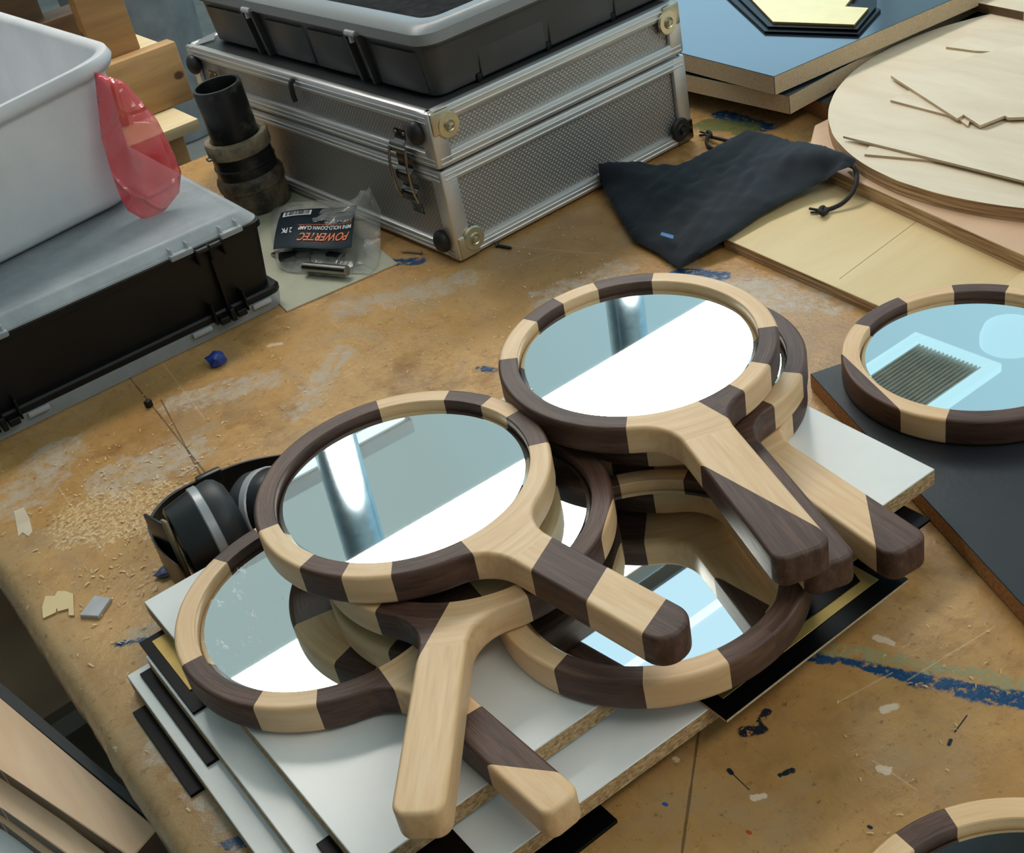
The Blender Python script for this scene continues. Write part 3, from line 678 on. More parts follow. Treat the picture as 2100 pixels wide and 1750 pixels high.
board('veneer_scrap',px([(1729,279),(1960,262),(2220,285),(2220,400),(2100,371)],zt+.0062),zt+.0034,zt+.0062,vn,'long broad veneer scrap along the front of the round blank','veneer',gv,bev=0)
board('veneer_scrap',px([(1940,96),(1988,70),(1997,58),(2048,62),(2066,52),(2180,62),(2160,112),(2000,104)],zt+.003),zt,zt+.003,vn,'wide veneer scrap at the far side of the round blank','veneer',gv,bev=0)
# film faced boards, upper right
e1=[P(1417,114,.078).xy,P(1587,157,.078).xy,P(1950,0,.078).xy]
def boardc(name,c,a,b,la,lb,z0,z1,mats,label,group=None,ragged=0):
    c=Vector(c.xy if hasattr(c,'z') else c); da=(Vector(a)-c).normalized(); db=(Vector(b)-c).normalized()
    return board(name,[c,c+db*lb,c+db*lb+da*la,c+da*la],z0,z1,mats,label,'board',group,ragged=ragged)
gf='dark film faced boards stacked behind the round blank'
boardc('film_faced_board',e1[1],e1[0],e1[2],.42,.75,.053,.078,[MT['film'],MT['mdf']],'topmost film faced board of the stack, shining blue','%s'%gf)
boardc('film_faced_board',P(1618,197,.051).xy,P(1420,155,.051).xy,P(1983,0,.051).xy,.46,.435,.026,.051,[MT['film'],MT['mdf']],'second film faced board, its bare edge below the shining one',gf)
boardc('film_faced_board',P(1698,217,.024).xy,P(1600,168,.024).xy,P(2035,30,.024).xy,.48,.50,0,.024,[MT['film'],MT['mdf_brown']],'lowest film faced board, mostly behind the round blank',gf)
board('pale_board',px([(1990,2),(2100,24),(2250,50),(2250,-60),(2010,-60)],.058),.0457,.058,[MT['maple_ply'],MT['brownwood']],'pale board with a rough brown edge at the top right corner','board')
sh=lambda l,z:[P(a,b,z).xy for a,b in l]
board('black_sheet',sh([(1450,-45),(1568,64),(1760,70),(1806,19),(1796,15),(1800,-60),(1600,-90)],.0815),.078,.0815,bs,'black cut sheet lying on the shining blue board','sheet',bev=.0002)
board('black_sheet',sh([(1470,-48),(1575,54),(1758,60),(1796,14),(1745,8),(1775,-50),(1600,-85)],.0845),.0815,.0845,bs,'upper black cut sheet directly under the gold one','sheet',bev=.0002)
board('gold_sheet',sh([(1490,-55),(1585,44),(1752,50),(1781,16),(1733,13),(1790,-60),(1600,-90)],.0875),.0845,.0875,[MT['goldpale'],MT['gold']],'bright pale gold cut sheet on black sheets at the top','sheet',bev=.0002)

# ================================================================ ALUMINIUM CASE
O=Vector((.647,1.173,0)); cyaw=math.atan2(.016,.394); Wc,Dc,Hc=.3945,.615,.188
case=empty('aluminium_case',O,'dented silver aluminium flight case with dotted panels under the charcoal organiser','case',(0,0,cyaw))
def cp(name,bm,mat,ang=35,parent=None): 
    return link(name,bm,mat,parent or case,ang=ang,origin=(0,0,0))
SZ=.118
def panel(name,a,b,c_,d_):
    bm=bmesh.new(); v=[bm.verts.new(p) for p in (a,b,c_,d_)]; f=bm.faces.new(v); uv=bm.loops.layers.uv.new('UVMap')
    w1=(Vector(b)-Vector(a)).length; h1=(Vector(d_)-Vector(a)).length
    for l,(u,vv) in zip(f.loops,((0,0),(w1,0),(w1,h1),(0,h1))): l[uv].uv=(u,vv)
    return bm
def shell(name,z0,z1):
    bm=bmesh.new(); box(bm,(.006,.006,z0+.004),(Wc-.006,Dc-.006,z1-.004))
    uv=bm.loops.layers.uv.new('UVMap')
    for f in bm.faces:
        for l in f.loops:
            c=l.vert.co; l[uv].uv=(c.x,c.z) if abs(f.normal.y)>.5 else ((c.y,c.z) if abs(f.normal.x)>.5 else (c.x,c.y))
    return cp(name,bm,MT['alupanel'])
for nm,z0,z1 in (('base_shell',0,SZ),('lid_shell',SZ,Hc)):
    s_=shell(nm,z0,z1)
    # trims as sub-parts: rails with ribs, corner posts
    bm=bmesh.new()
    rails=[]
    if nm=='base_shell': rails=[(z0+.003,z0+.020),(z1-.018,z1-.001)]
    else: rails=[(z0+.001,z0+.019),(z1-.019,z1)]
    for a,b in rails:
        for lo,hi in (((0,0,a),(Wc,.012,b)),((0,Dc-.012,a),(Wc,Dc,b)),((0,0,a),(.012,Dc,b)),((Wc-.012,0,a),(Wc,Dc,b))): box(bm,lo,hi,.0035)
        for f_ in (.3,.62): 
            zz=a+(b-a)*f_
            for lo,hi in (((.004,-.0012,zz-.0012),(Wc-.004,.002,zz+.0012)),((-.0012,.004,zz-.0012),(.002,Dc-.004,zz+.0012))): box(bm,lo,hi,.0008,seg=1)
    rail=cp('rail',bm,MT['alutrim'],parent=s_)
    for (x,y,sx_,sy_) in ((0,0,1,1),(Wc,0,-1,1),(0,Dc,1,-1),(Wc,Dc,-1,-1)):
        bm=bmesh.new()
        xa,xb=sorted((x,x+sx_*.022)); ya,yb=sorted((y,y+sy_*.022))
        box(bm,(xa,y-.0005 if sy_>0 else y-.006,z0+.003),(xb,y+.006 if sy_>0 else y+.0005,z1-.001),.0025)
        box(bm,(x-.0005 if sx_>0 else x-.006,ya,z0+.003),(x+.006 if sx_>0 else x+.0005,yb,z1-.001),.0025)
        cp('corner_post',bm,MT['alutrim'],parent=s_)
bm=bmesh.new(); box(bm,(.012,.012,Hc-.004),(Wc-.012,Dc-.012,Hc-.0015)); cp('lid_top',bm,MT['greyplastic'])
# corner brackets with round discs
def disc(name,c,r,axis,mat,t=.003,parent=None,ring=False):
    bm=bmesh.new(); prof=[(0.0001,t*1.1),(r*.85,t),(r,t*.4),(r,0)]
    if ring: prof=[(.0001,t*2.6),(r*.22,t*2.3),(r*.3,t*1.0),(r*.42,t*1.5),(r*.5,t),(r*.9,t),(r,t*.4),(r,0)]
    z=Vector(axis); q=z.to_track_quat('Z','Y').to_matrix().to_4x4(); q.translation=Vector(c)
    lathe(bm,prof,28,q,cap0=True); return cp(name,bm,mat,parent=parent)
for (x,z,mt,sgn) in ((.024,Hc-.022,'nickel',1),(Wc-.024,Hc-.022,'nickel',-1),(.024,.024,'nickel',1),(Wc-.022,.024,'rubber',-1)):
    br=disc('corner_disc',(x,-.001,z),.0155,(0,-1,0),MT[mt],ring=True)
    bm=bmesh.new(); zc=z+(.006 if z>.1 else -.006)
    box(bm,(x-.022 if sgn>0 else x-.006,-.003,zc-.014),(x+.006 if sgn>0 else x+.022,.003,zc+.014),.0028); cp('corner_plate',bm,MT['nickel' if mt=='nickel' else 'chrome'],parent=br)
def ball(name,c,r,mat,sq=(1,1,1)):
    bm=bmesh.new(); bmesh.ops.create_uvsphere(bm,u_segments=20,v_segments=12,radius=r,matrix=Matrix.Translation(c)@Matrix.Diagonal((*sq,1))); return cp(name,bm,mat)
for (y,z) in ((.024,Hc-.026),(.024,.026),(Dc-.02,Hc-.026)): ball('rubber_foot',(-.004,y,z),.0125,MT['rubber'],(.8,1,1.15))
# latch (two) on the left face
for yl in (.062,Dc-.075):
    bm=bmesh.new()
    prof=[(-.002,SZ+.042),(-.003,SZ+.03),(-.009,SZ+.027),(-.010,SZ+.016),(-.004,SZ+.014),(-.004,SZ+.006),(-.0045,SZ-.004),(-.010,SZ-.008),(-.010,SZ-.020),(-.005,SZ-.024),(-.005,SZ-.030),(-.009,SZ-.034),(-.009,SZ-.046),(-.003,SZ-.050),(-.002,SZ-.064)]
    prof=smoothpath([(a,0,b) for a,b in prof],3)
    loops=[]
    for k,p in enumerate(prof):
        w=.016 if .12<k/len(prof)<.86 else .011
        loops.append([(p.x,yl-w,p.z),(p.x-.0012,yl-w,p.z),(p.x-.0012,yl+w,p.z),(p.x,yl+w,p.z)])
    quadstrip(bm,loops,True,0,True,True); la=cp('latch',bm,MT['chrome'])
    bm=bmesh.new(); 
    for s_ in (-1,1): tube(bm,smoothpath([(-.011,yl+s_*.017,SZ+.022),(-.015,yl+s_*.018,SZ),(-.014,yl+s_*.018,SZ-.03),(-.010,yl+s_*.017,SZ-.044)],4),.0016,8)
    tube(bm,[(-.011,yl-.017,SZ+.022),(-.011,yl+.017,SZ+.022)],.0016,8); tube(bm,[(-.010,yl-.017,SZ-.044),(-.010,yl+.017,SZ-.044)],.0016,8)
    cp('bail_wire',bm,MT['steel'],parent=la)
    for (dy,dz) in ((-.008,.037),(.008,.037),(-.008,-.058),(.008,-.058)): disc('rivet',(-.003,yl+dy,SZ+dz),.0025,(-1,0,0),MT['steel'],.001,parent=la)
bm=bmesh.new(); tube(bm,smoothpath([(-.001,.295,Hc-.004),(-.006,.296,Hc-.008),(-.007,.297,Hc-.02),(-.006,.298,Hc-.032)],4),.0035,8); cp('strap',bm,MT['rubber'])
bm=bmesh.new(); pts=[(.004,Dc-.03,Hc+.001),(.02,Dc-.012,Hc+.002),(.045,Dc-.02,Hc+.006),(.03,Dc-.04,Hc+.002)]; v=[bm.verts.new(p) for p in pts]; bm.faces.new(v); bmesh.ops.solidify(bm,geom=bm.faces[:],thickness=.0006); cp('tape_scrap',bm,MT['silver'])

# ================================================================ CHARCOAL ORGANISER ON THE CASE
org=empty('parts_organiser',O+Vector((.2,.3,Hc)),'charcoal parts organiser with grey clear lid standing on the aluminium case','organiser',(0,0,cyaw))
rel=Vector((.2,.3,Hc))
def op(name,bm,mat,parent=None,ang=35):
    bmesh.ops.translate(bm,verts=bm.verts,vec=(-.2,-.3,0)); return link(name,bm,mat,parent or org,ang=ang,origin=(0,0,0))
OH=.066
bm=bmesh.new()
loops=[]
x0,x1,y0,y1=.022,.40,.03,.585
for z,ex,r in ((0.0005,-.004,.012),(.003,0,.014),(OH*.5,.0035,.018),(OH-.006,.007,.022),(OH-.005,.011,.024),(OH,.011,.024)):
    loops.append([(a,b,z) for a,b in rrect((x0+x1)/2,(y0+y1)/2,(x1-x0)/2+ex,(y1-y0)/2+ex,r)])
quadstrip(bm,loops,True,0,True,True); body=op('body',bm,MT['greyplastic'])
# recessed panels: raised vertical panels between ribs on the long side and the front
for ya,yl_ in ((.045,.095),(.192,.095),(.295,.100),(.450,.115)):
    bm=bmesh.new()
    loops=[]
    for z,ex in ((.006,0),(OH-.012,-.004)):
        loops.append([(x0-.002+ex,ya,z),(x0-.0055+ex,ya+.006,z),(x0-.0055+ex,ya+yl_-.006,z),(x0-.002+ex,ya+yl_,z),(x0+.01,ya+yl_,z),(x0+.01,ya,z)])
    quadstrip(bm,loops,True,0,True,True); op('side_panel',bm,MT['greyplastic'],body)
for k in range(3):
    xa=x0+.062+k*.105; bm=bmesh.new()
    box(bm,(xa,y0-.004,.004),(xa+.098,y0+.006,OH-.010),.002); op('front_panel',bm,MT['greyplastic'],body)
    bm=bmesh.new(); box(bm,(xa-.007,y0-.003,.000),(xa+.001,y0+.004,.010),.002); op('foot',bm,MT['blackplastic'],body)
for ya in (.152,.412):
    for dy in (0,.027):
        bm=bmesh.new(); loops=[]
        for z,ex in ((.002,0),(OH-.002,-.010)): loops.append([(x0-.007+ex,ya+dy-.003,z),(x0-.007+ex,ya+dy+.003,z),(x0+.004,ya+dy+.003,z),(x0+.004,ya+dy-.003,z)])
        quadstrip(bm,loops,True,0,True,True); op('rib',bm,MT['greyplastic_dk'],body)
    bm=bmesh.new(); tube(bm,[(x0-.014,ya+.003,OH-.002),(x0-.014,ya+.024,OH-.002)],.004,8); box(bm,(x0-.018,ya+.010,OH-.012),(x0-.013,ya+.014,OH-.004)); op('hinge_pin',bm,MT['silver'],body)
bm=bmesh.new()
loops=[]
for z,ex,r in ((OH-.002,.013,.026),(OH+.010,.012,.026),(OH+.016,.006,.026),(OH+.018,-.002,.03),(OH+.015,-.022,.02),(OH+.004,-.026,.018),(OH+.003,-.03,.018)):
    loops.append([(a,b,z) for a,b in rrect((x0+x1)/2,(y0+y1)/2,(x1-x0)/2+ex,(y1-y0)/2+ex,r)])
quadstrip(bm,loops,True,0); lidp=op('lid',bm,MT['lid'])
bm=bmesh.new(); box(bm,(x0+.03,y0+.03,OH),(x1-.03,y1-.03,OH+.003)); op('lid_panel',bm,plain('dusty_black_tray',srgb(30,30,30),.9,var=.3,scale=60,spec=.1),lidp)

# ================================================================ BLACK ORGANISER WITH CLEAR LIDS
bx=empty('double_sided_organiser',(.0,1.28,0),'black double sided organiser with frosted clear lids under the white tub','organiser')
X0,X1,Y0,Y1=-.12,.463,1.279,1.72
def bp(name,bm,mat,parent=None,ang=35): return link(name,bm,mat,parent or bx,ang=ang,origin=(0,1.28,0),) 
def fixloc(o): o.location=(0,0,0); return o
def rr(z,ex,r): return [(a,b,z) for a,b in rrect((X0+X1)/2,(Y0+Y1)/2,(X1-X0)/2+ex,(Y1-Y0)/2+ex,r)]
bm=bmesh.new(); quadstrip(bm,[rr(.019,-.0,.012),rr(.021,.001,.012),rr(.026,.001,.012),rr(.0285,-.001,.012),rr(.029,-.008,.01),rr(.103,-.0005,.012),rr(.1035,.003,.014),rr(.1105,.003,.014),rr(.111,0,.014)],True,0,True,True); bd=fixloc(bp('body',bm,MT['blackplastic']))
bm=bmesh.new(); quadstrip(bm,[rr(0,-.005,.012),rr(.001,-.002,.014),rr(.012,0,.014),rr(.0185,.0005,.014),rr(.0185,-.004,.012)],True,0,True); fixloc(bp('lower_lid',bm,MT['frost']))
bm=bmesh.new(); quadstrip(bm,[rr(.1115,-.002,.014),rr(.1115,.001,.016),rr(.1135,.001,.016),rr(.115,-.001,.016),rr(.124,-.008,.016),rr(.1268,-.012,.016),rr(.127,-.015,.014)],True,0,False,True); ul=fixloc(bp('upper_lid',bm,MT['frost']))
bm=bmesh.new(); box(bm,(X0+.01,Y0+.01,.111),(X1-.01,Y1-.01,.113)); fixloc(bp('inner_tray',bm,plain('tray_interior',srgb(96,104,110),.6,var=.25,scale=14),bd))
def hinge(xc,side):
    # clips and rib of one hinge
    for s_ in (-1,1):
        x=xc+s_*.031
        bm=bmesh.new(); box(bm,(x-.014,Y0-.0075,.1085),(x+.014,Y0+.001,.1155),.002)
        for q in (-.010,.010): box(bm,(x+q-.0012,Y0-.004,.1135),(x+q+.0012,Y0+.006,.122),.0006,seg=1)
        fixloc(bp('lid_clip',bm,MT['frost'],ul))
        bm=bmesh.new(); box(bm,(x-.012+s_*.008,Y0-.005,.0125),(x+.012+s_*.008,Y0+.001,.0185),.001); fixloc(bp('lower_clip',bm,MT['silver'],bd))
    bm=bmesh.new()
    for q in (-.016,0,.016): box(bm,(xc+q-.0014,Y0-.010,.092),(xc+q+.0014,Y0+.006,.111),.001,seg=1)
    tube(bm,[(xc-.017,Y0-.006,.107),(xc+.017,Y0-.006,.107)],.0035,8); fixloc(bp('hinge_top',bm,MT['blackplastic'],bd))
    bm=bmesh.new(); box(bm,(xc-.001,Y0-.003,.03),(xc+.001,Y0+.009,.098)); fixloc(bp('rib',bm,MT['blackplastic'],bd))
    bm=bmesh.new()
    for q in (-.02,.02): box(bm,(xc+q-.0014,Y0-.009,.017),(xc+q+.0014,Y0+.01,.042),.001,seg=1)
    box(bm,(xc-.003,Y0-.012,.014),(xc+.003,Y0+.004,.030),.001,seg=1)
    for q in (-.011,.011): box(bm,(xc+q-.006,Y0-.011,.015),(xc+q+.006,Y0+.002,.023),.001,seg=1)
    fixloc(bp('hinge_foot',bm,MT['blackplastic'],bd))
hinge(.394,1); hinge(.118,1)

# ================================================================ WHITE TUB
tz=.1275
tb=empty('white_tub',(.165,1.712,tz),'large white plastic tub standing on the frosted organiser lid','tub',(0,0,math.radians(3)))
bm=bmesh.new()
TC=(0.0,0.0)
def tr(z,ex,r,dip=0):
    L_=[]
    for a,b in rrect(0,0,.25+ex,.30+ex,r,10):
        dz=0
        if dip and b<-.2: dz=-dip*min(1,max(0,(.20-a)/.10))**2
        L_.append((a,b+.13*(a-.25),z+dz))
    return L_
Hh=.172
quadstrip(bm,[tr(.0,-.05,.03),tr(.002,-.036,.045),tr(.008,-.026,.055),tr(.02,-.020,.06),tr(Hh-.018,-.012,.06,.02),tr(Hh-.017,-.004,.062,.02),tr(Hh-.008,.0,.065,.02),tr(Hh,-.003,.065,.02),tr(Hh,-.012,.06,.02),tr(Hh-.006,-.017,.055,.02),tr(.03,-.026,.055),tr(.010,-.034,.05),tr(.008,-.06,.03)],True,0,True,True)
tub=link('tub_shell',bm,MT['tub'],tb,origin=(0,0,0),ang=60)
# ================================================================ RED BAG
def vpl(px_,py_,c,nrm):
    d=fwd*FPX+(px_-1050)*RT-(py_-875)*UP; return CP+d*((c-CP).dot(nrm)/d.dot(nrm))
bc=P(310,440,.128); nrm=Vector((-.30,-.92,.25)).normalized()
ol=[vpl(a,b,bc,nrm) for a,b in ((193,147),(225,158),(255,168),(292,210),(322,245),(350,300),(372,352),(368,395),(340,430),(312,452),(305,457),(262,432),(250,412),(232,365),(208,285))]
rb=pillow('red_bag',ol,.018,MT['redfilm'],nz=.8,nscale=11,step=.004,back=.5,seed=5,base=(nrm,nrm.orthogonal().normalized()),power=.5)
tag(rb,'crumpled translucent red plastic bag leaning behind the white tub','bag')

# ================================================================ LUMBER AT THE BACK
ls=empty('lumber_stand',(.68,2.1,0),'pale lumber upright screwed to a knotty crosspiece behind the white tub','lumber')
def lp(name,bm,mat): o=link(name,bm,mat,ls,origin=(.68,2.1,0)); o.location=(0,0,0); return o
bm=bmesh.new(); box(bm,(.30,1.985,.0),(.672,2.16,.0178),.001); lp('base_plate',bm,MT['pinetop'])
a=P(385,172,.035).xy; 
bm=bmesh.new(); box(bm,(.36,2.09,.018),(.714,2.125,.12),.003); lp('crosspiece',bm,MT['pine'])
bm=bmesh.new(); box(bm,(.36,2.125,.10),(.70,2.24,.118),.003); lp('shelf_slat',bm,MT['pinetop'])
bm=bmesh.new(); vs=box(bm,(.585,2.126,.118),(.665,2.16,.52),.003); lp('upright',bm,MT['pine'])
for lx in (.40,.60):
    bm=bmesh.new(); box(bm,(lx,2.02,-.85),(lx+.05,2.11,.0),.003); lp('leg',bm,MT['pine'])
bm=bmesh.new(); box(bm,(.50,2.30,-.85),(.575,2.34,.5),.003); lp('rear_post',bm,MT['brownwood'])
bm=bmesh.new(); box(bm,(.40,2.36,-.85),(.47,2.44,.55),.003); lp('rear_post',bm,MT['brownwood'])
bm=bmesh.new(); box(bm,(.5,2.26,.14),(.70,2.34,.18),.003); lp('rear_rail',bm,MT['brownwood'])
bm=bmesh.new(); box(bm,(.5,2.26,.30),(.64,2.34,.33),.003); lp('rear_shelf',bm,MT['pinetop'])
# bin
bn=bmesh.new(); lathe(bn,[(.0001,.0),(.190,0),(.2,.01),(.205,.06),(.255,1.0),(.27,1.0),(.27,1.04),(.25,1.04),(.24,.9),(.0001,.05)],64); bmesh.ops.translate(bn,verts=bn.verts,vec=(1.47,4.66,-.85))
o=link('waste_bin',bn,MT['darkbin']); tag(o,'slate grey tapered waste bin standing on the floor behind the bench','bin')
# ================================================================ PIPE FITTING
pc=Vector((.584,1.586,.001))
pf=empty('hose_adapter',pc,'dusty black hose adapter with an open pipe beside the aluminium case','pipe fitting',(math.radians(1),math.radians(-3),0))
def pp(name,prof,mat,cap=False):
    bm=bmesh.new(); lathe(bm,prof,48,cap0=cap); return link(name,bm,mat,pf,origin=(0,0,0),ang=40)
K=1.0
m_dust=plain('dusty_collar',srgb(132,120,98),.7,var=.25,scale=60)
pp('lower_body',[(.0001,0),(.043,0),(.045,.004),(.0445,.034),(.047,.036),(.0475,.046),(.046,.050),(.041,.056)],MT['fitting'])
pp('middle_body',[(.040,.050),(.0425,.052),(.042,.066),(.0430,.067),(.0430,.069),(.0415,.070),(.041,.086),(.038,.088)],MT['pipe'])
pp('collar',[(.036,.084),(.0435,.086),(.0445,.088),(.0445,.103),(.043,.106),(.036,.1065),(.0345,.104),(.033,.101)],m_dust)
pp('pipe',[(.0328,.09),(.0328,.176),(.0320,.178),(.0285,.178),(.028,.176),(.028,.06)],MT['pipe'])
bm=bmesh.new(); box(bm,(-.050,-.006,.088),(-.038,.004,.092),.001); link('hose_clamp_screw',bm,MT['steel'],pf,origin=(0,0,0))

# ================================================================ SHEET + CLAMP BAG
board('thin_panel',[(.452,1.258),(.600,1.243),(.625,1.40),(.66,1.60),(.50,1.62)],0,.002,[MT['panelgrey'],MT['mdf']],'thin grey green panel under the clamp bag','panel',bev=.0003)
lface=lambda p:(.647-.0406*(p.y-1.173))-.004-p.x if p.y>1.17 else 1
def clr(a,b,z):
    while lface(P(a,b,z))<.003 and z<.2: z+=.001
    return P(a,b,z)
ol=[clr(a,b,z) for a,b,z in ((557,430,.006),(600,415,.012),(660,411,.02),(726,412,.02),(742,402,.028),(752,385,.04),(758,383,.042),(772,415,.02),(780,450,.012),(781,500,.006),(774,545,.004),(758,563,.003),(735,560,.004),(700,562,.004),(660,566,.004),(620,560,.004),(590,558,.004),(570,548,.004),(560,510,.005),(554,470,.005))]
cb=pillow('plastic_bag',ol,.020,MT['clearfilm'],nz=.45,nscale=45,step=.005,back=.05,seed=11,power=.7)
tag(cb,'clear plastic bag holding two small clamps beside the aluminium case','bag')
# printed card
cor=[P(577,436,.036),P(733,419,.034),P(721,507,.030),P(560,512,.027)]   # TL TR BR BL seen in photo
def patch(u,v,lift=0):
    top=cor[0].lerp(cor[1],u); bot=cor[3].lerp(cor[2],u); p=bot.lerp(top,v); p.z+=.004*math.sin(math.pi*v)+lift+.0015*math.sin(u*6)
    return p
card=bmesh.new(); G=[[card.verts.new(patch(i/16,j/12)) for i in range(17)] for j in range(13)]
for j in range(12):
    for i in range(16): card.faces.new((G[j][i],G[j][i+1],G[j+1][i+1],G[j+1][i]))
bmesh.ops.solidify(card,geom=card.faces[:],thickness=.0004)
co_=link('label_card',card,MT['navy']); tag(co_,'dark navy printed label card on the clamp bag, its writing upside down','label')
def text(s,u0,u1,v0,v1,mat,shear=0,lift=.0009,name='print'):
    """u runs right to left of the photo because the card lies upside down"""
    cu=bpy.data.curves.new('t','FONT'); cu.body=s; cu.size=1; cu.offset=.012; cu.shear=shear; ob=bpy.data.objects.new('t',cu); C.objects.link(ob)
    bpy.context.view_layer.update(); me=bpy.data.meshes.new_from_object(ob.evaluated_get(bpy.context.evaluated_depsgraph_get())); bpy.data.objects.remove(ob)
    xs_=[v.co.x for v in me.vertices]; ys_=[v.co.y for v in me.vertices]
    ax,bx_,ay,by=min(xs_),max(xs_),min(ys_),max(ys_)
    for v in me.vertices:
        a=(v.co.x-ax)/(bx_-ax); b=(v.co.y-ay)/(by-ay)
        v.co=patch(u0+(u1-u0)*a,v0+(v1-v0)*b,lift)-co_.location
    me.name=name; me.materials.append(mat); o=bpy.data.objects.new(name,me); C.objects.link(o); o.parent=co_; return o
text('POWERTEC',.96,.30,.30,.14,MT['orange'],.5,name='brand_print')
text('MINI HOLD-DOWN CLAMP',.97,.30,.46,.37,MT['white'],name='title_print')
text('2-5/8" L x 3/4" W',.97,.62,.585,.52,MT['silver'],name='size_print')
text('2 PK',.22,.08,.44,.32,MT['white'],name='count_print')
text('71295',.20,.04,.10,.05,MT['silver'],name='number_print') if False else None
def bar(u0,u1,v0,v1,mat,name,lift=.0009):
    bm=bmesh.new(); K_=8
    G=[[bm.verts.new(patch(u0+(u1-u0)*i/K_,v0+(v1-v0)*j,lift)-co_.location) for i in range(K_+1)] for j in (0,1)]
    for i in range(K_): bm.faces.new((G[0][i],G[0][i+1],G[1][i+1],G[1][i]))
    return link(name,bm,mat,co_,origin=(0,0,0),smooth=False)
bar(.30,.97,.488,.497,MT['orange'],'rule')
bar(.05,.42,.78,.93,MT['white'],'barcode_field')
random.seed(3)
bm=bmesh.new(); u=.07
while u<.40:
    ww=random.choice((.004,.007,.011)); vs=[bm.verts.new(patch(a,b,.0013)-co_.location) for a,b in ((u,.80),(u+ww,.80),(u+ww,.92),(u,.92))]; bm.faces.new(vs); u+=ww+random.choice((.004,.006,.009))
link('barcode',bm,MT['blackplastic'],co_,origin=(0,0,0),smooth=False)
for k in range(4): bar(.62+.03*(k%2),.97,.70+k*.06,.715+k*.06,MT['darkbin'],'small_print')
# two clamps in the bag
for k,(a,b,c_,d_) in enumerate([((625,548),(712,556),(640,520),(700,530)),((575,528),(640,522),(600,500),(690,495))]):
    t=empty('hold_down_clamp',P(*a,.004),('small steel hold-down clamp nearest the front in the clear bag','small hold-down clamp behind the steel one in the clear bag')[k],'clamp')
    bm=bmesh.new(); p0=P(*a,.012);p1=P(*b,.012); tube(bm,[p0,p0.lerp(p1,.9),p1],.0065,14); o=link('handle_bar',bm,MT['steel' if k==0 else 'rubber'],t,origin=t.location); o.location=(0,0,0)
    bm=bmesh.new(); p0=P(*c_,.012);p1=P(*d_,.012); tube(bm,[p0,p1],.007,12); o=link('grip',bm,MT['rubber'],t,origin=t.location); o.location=(0,0,0)
    bm=bmesh.new(); q=P(*a,.004); box(bm,(q.x-.004,q.y-.004,.0022),(q.x+.022,q.y+.02,.006),.001); o=link('mounting_plate',bm,MT['steel'],t,origin=t.location); o.location=(0,0,0)

# ================================================================ CLOTH BAG
cl=[(1212,336,.012),(1270,336,.012),(1330,338,.014),(1395,340,.016),(1420,326,.02),(1470,304,.02),(1500,290,.02),(1524,275,.024),(1540,272,.024),(1580,276,.03),(1625,291,.034),(1640,290,.036),(1700,304,.038),(1740,318,.040),(1755,328,.038),(1750,340,.034),(1720,350,.036),(1690,372,.030),(1640,395,.026),(1570,435,.022),(1500,485,.018),(1440,520,.012),(1392,550,.006),(1350,520,.006),(1298,492,.006),(1262,430,.008),(1235,380,.010)]
def clear(q,face,off=.004):
    x,y,z=q
    while face(P(x,y,z))<off and z<.3: z+=.001
    return P(x,y,z)
front=lambda p:(1.173+.0406*(p.x-.647))-p.y if .64<p.x<1.06 else 1
ol=[clear((a,b,z+(.011 if a>1695 else 0)),front) for a,b,z in cl]
cbg=pillow('drawstring_bag',ol,.010,MT['cloth'],nz=.75,nscale=24,step=.005,back=.2,seed=2,power=.32,axis=(.93,.36))
tag(cbg,'dark navy cloth drawstring bag lying against the aluminium case and the plywood','bag')
mm=cbg.matrix_basis.inverted()
bm=bmesh.new()
a,b_,c_,d_=[P(x,y,.0235) for x,y in ((1357,476),(1382,483),(1380,490),(1354,482))]
vs=[bm.verts.new(p-cbg.location) for p in (a,b_,c_,d_)]; bm.faces.new(vs); link('logo_print',bm,MT['blueprint'],cbg,origin=(0,0,0),smooth=False)
bm=bmesh.new(); tube(bm,smoothpath([P(1738,338,.036),P(1752,345,.038),P(1757,368,.034),P(1748,395,.026),P(1730,415,.020),P(1710,426,.017),P(1695,431,.016)],5),.0026,8)
tube(bm,smoothpath([P(1697,430,.016),P(1688,438,.018),P(1682,432,.02),P(1688,426,.017),P(1694,436,.016)],4),.003,8); tube(bm,[P(1685,432,.016),P(1660,428,.016)],.0016,8); tube(bm,[P(1685,434,.015),P(1662,436,.0145)],.0012,8)
bmesh.ops.translate(bm,verts=bm.verts,vec=-cbg.location); link('cord',bm,MT['cord'],cbg,origin=(0,0,0))
bm=bmesh.new(); tube(bm,smoothpath([P(1508,293,.014),P(1480,286,.008),P(1455,280,.006),P(1448,276,.006),P(1452,270,.008),P(1458,276,.01),P(1450,284,.008),P(1450,296,.004),P(1462,305,.003),P(1480,308,.004)],5),.0024,8); tube(bm,[P(1450,276,.006),P(1434,278,.005)],.0016,8); tube(bm,[P(1450,274,.006),P(1436,270,.006)],.0014,8)
bmesh.ops.translate(bm,verts=bm.verts,vec=-cbg.location); link('cord',bm,MT['cord'],cbg,origin=(0,0,0))
bm=bmesh.new(); tube(bm,[P(1518,290,.015),P(1500,287,.012)],.0032,8); bmesh.ops.translate(bm,verts=bm.verts,vec=-cbg.location); link('cord_sleeve',bm,MT['blueprint'],cbg,origin=(0,0,0))

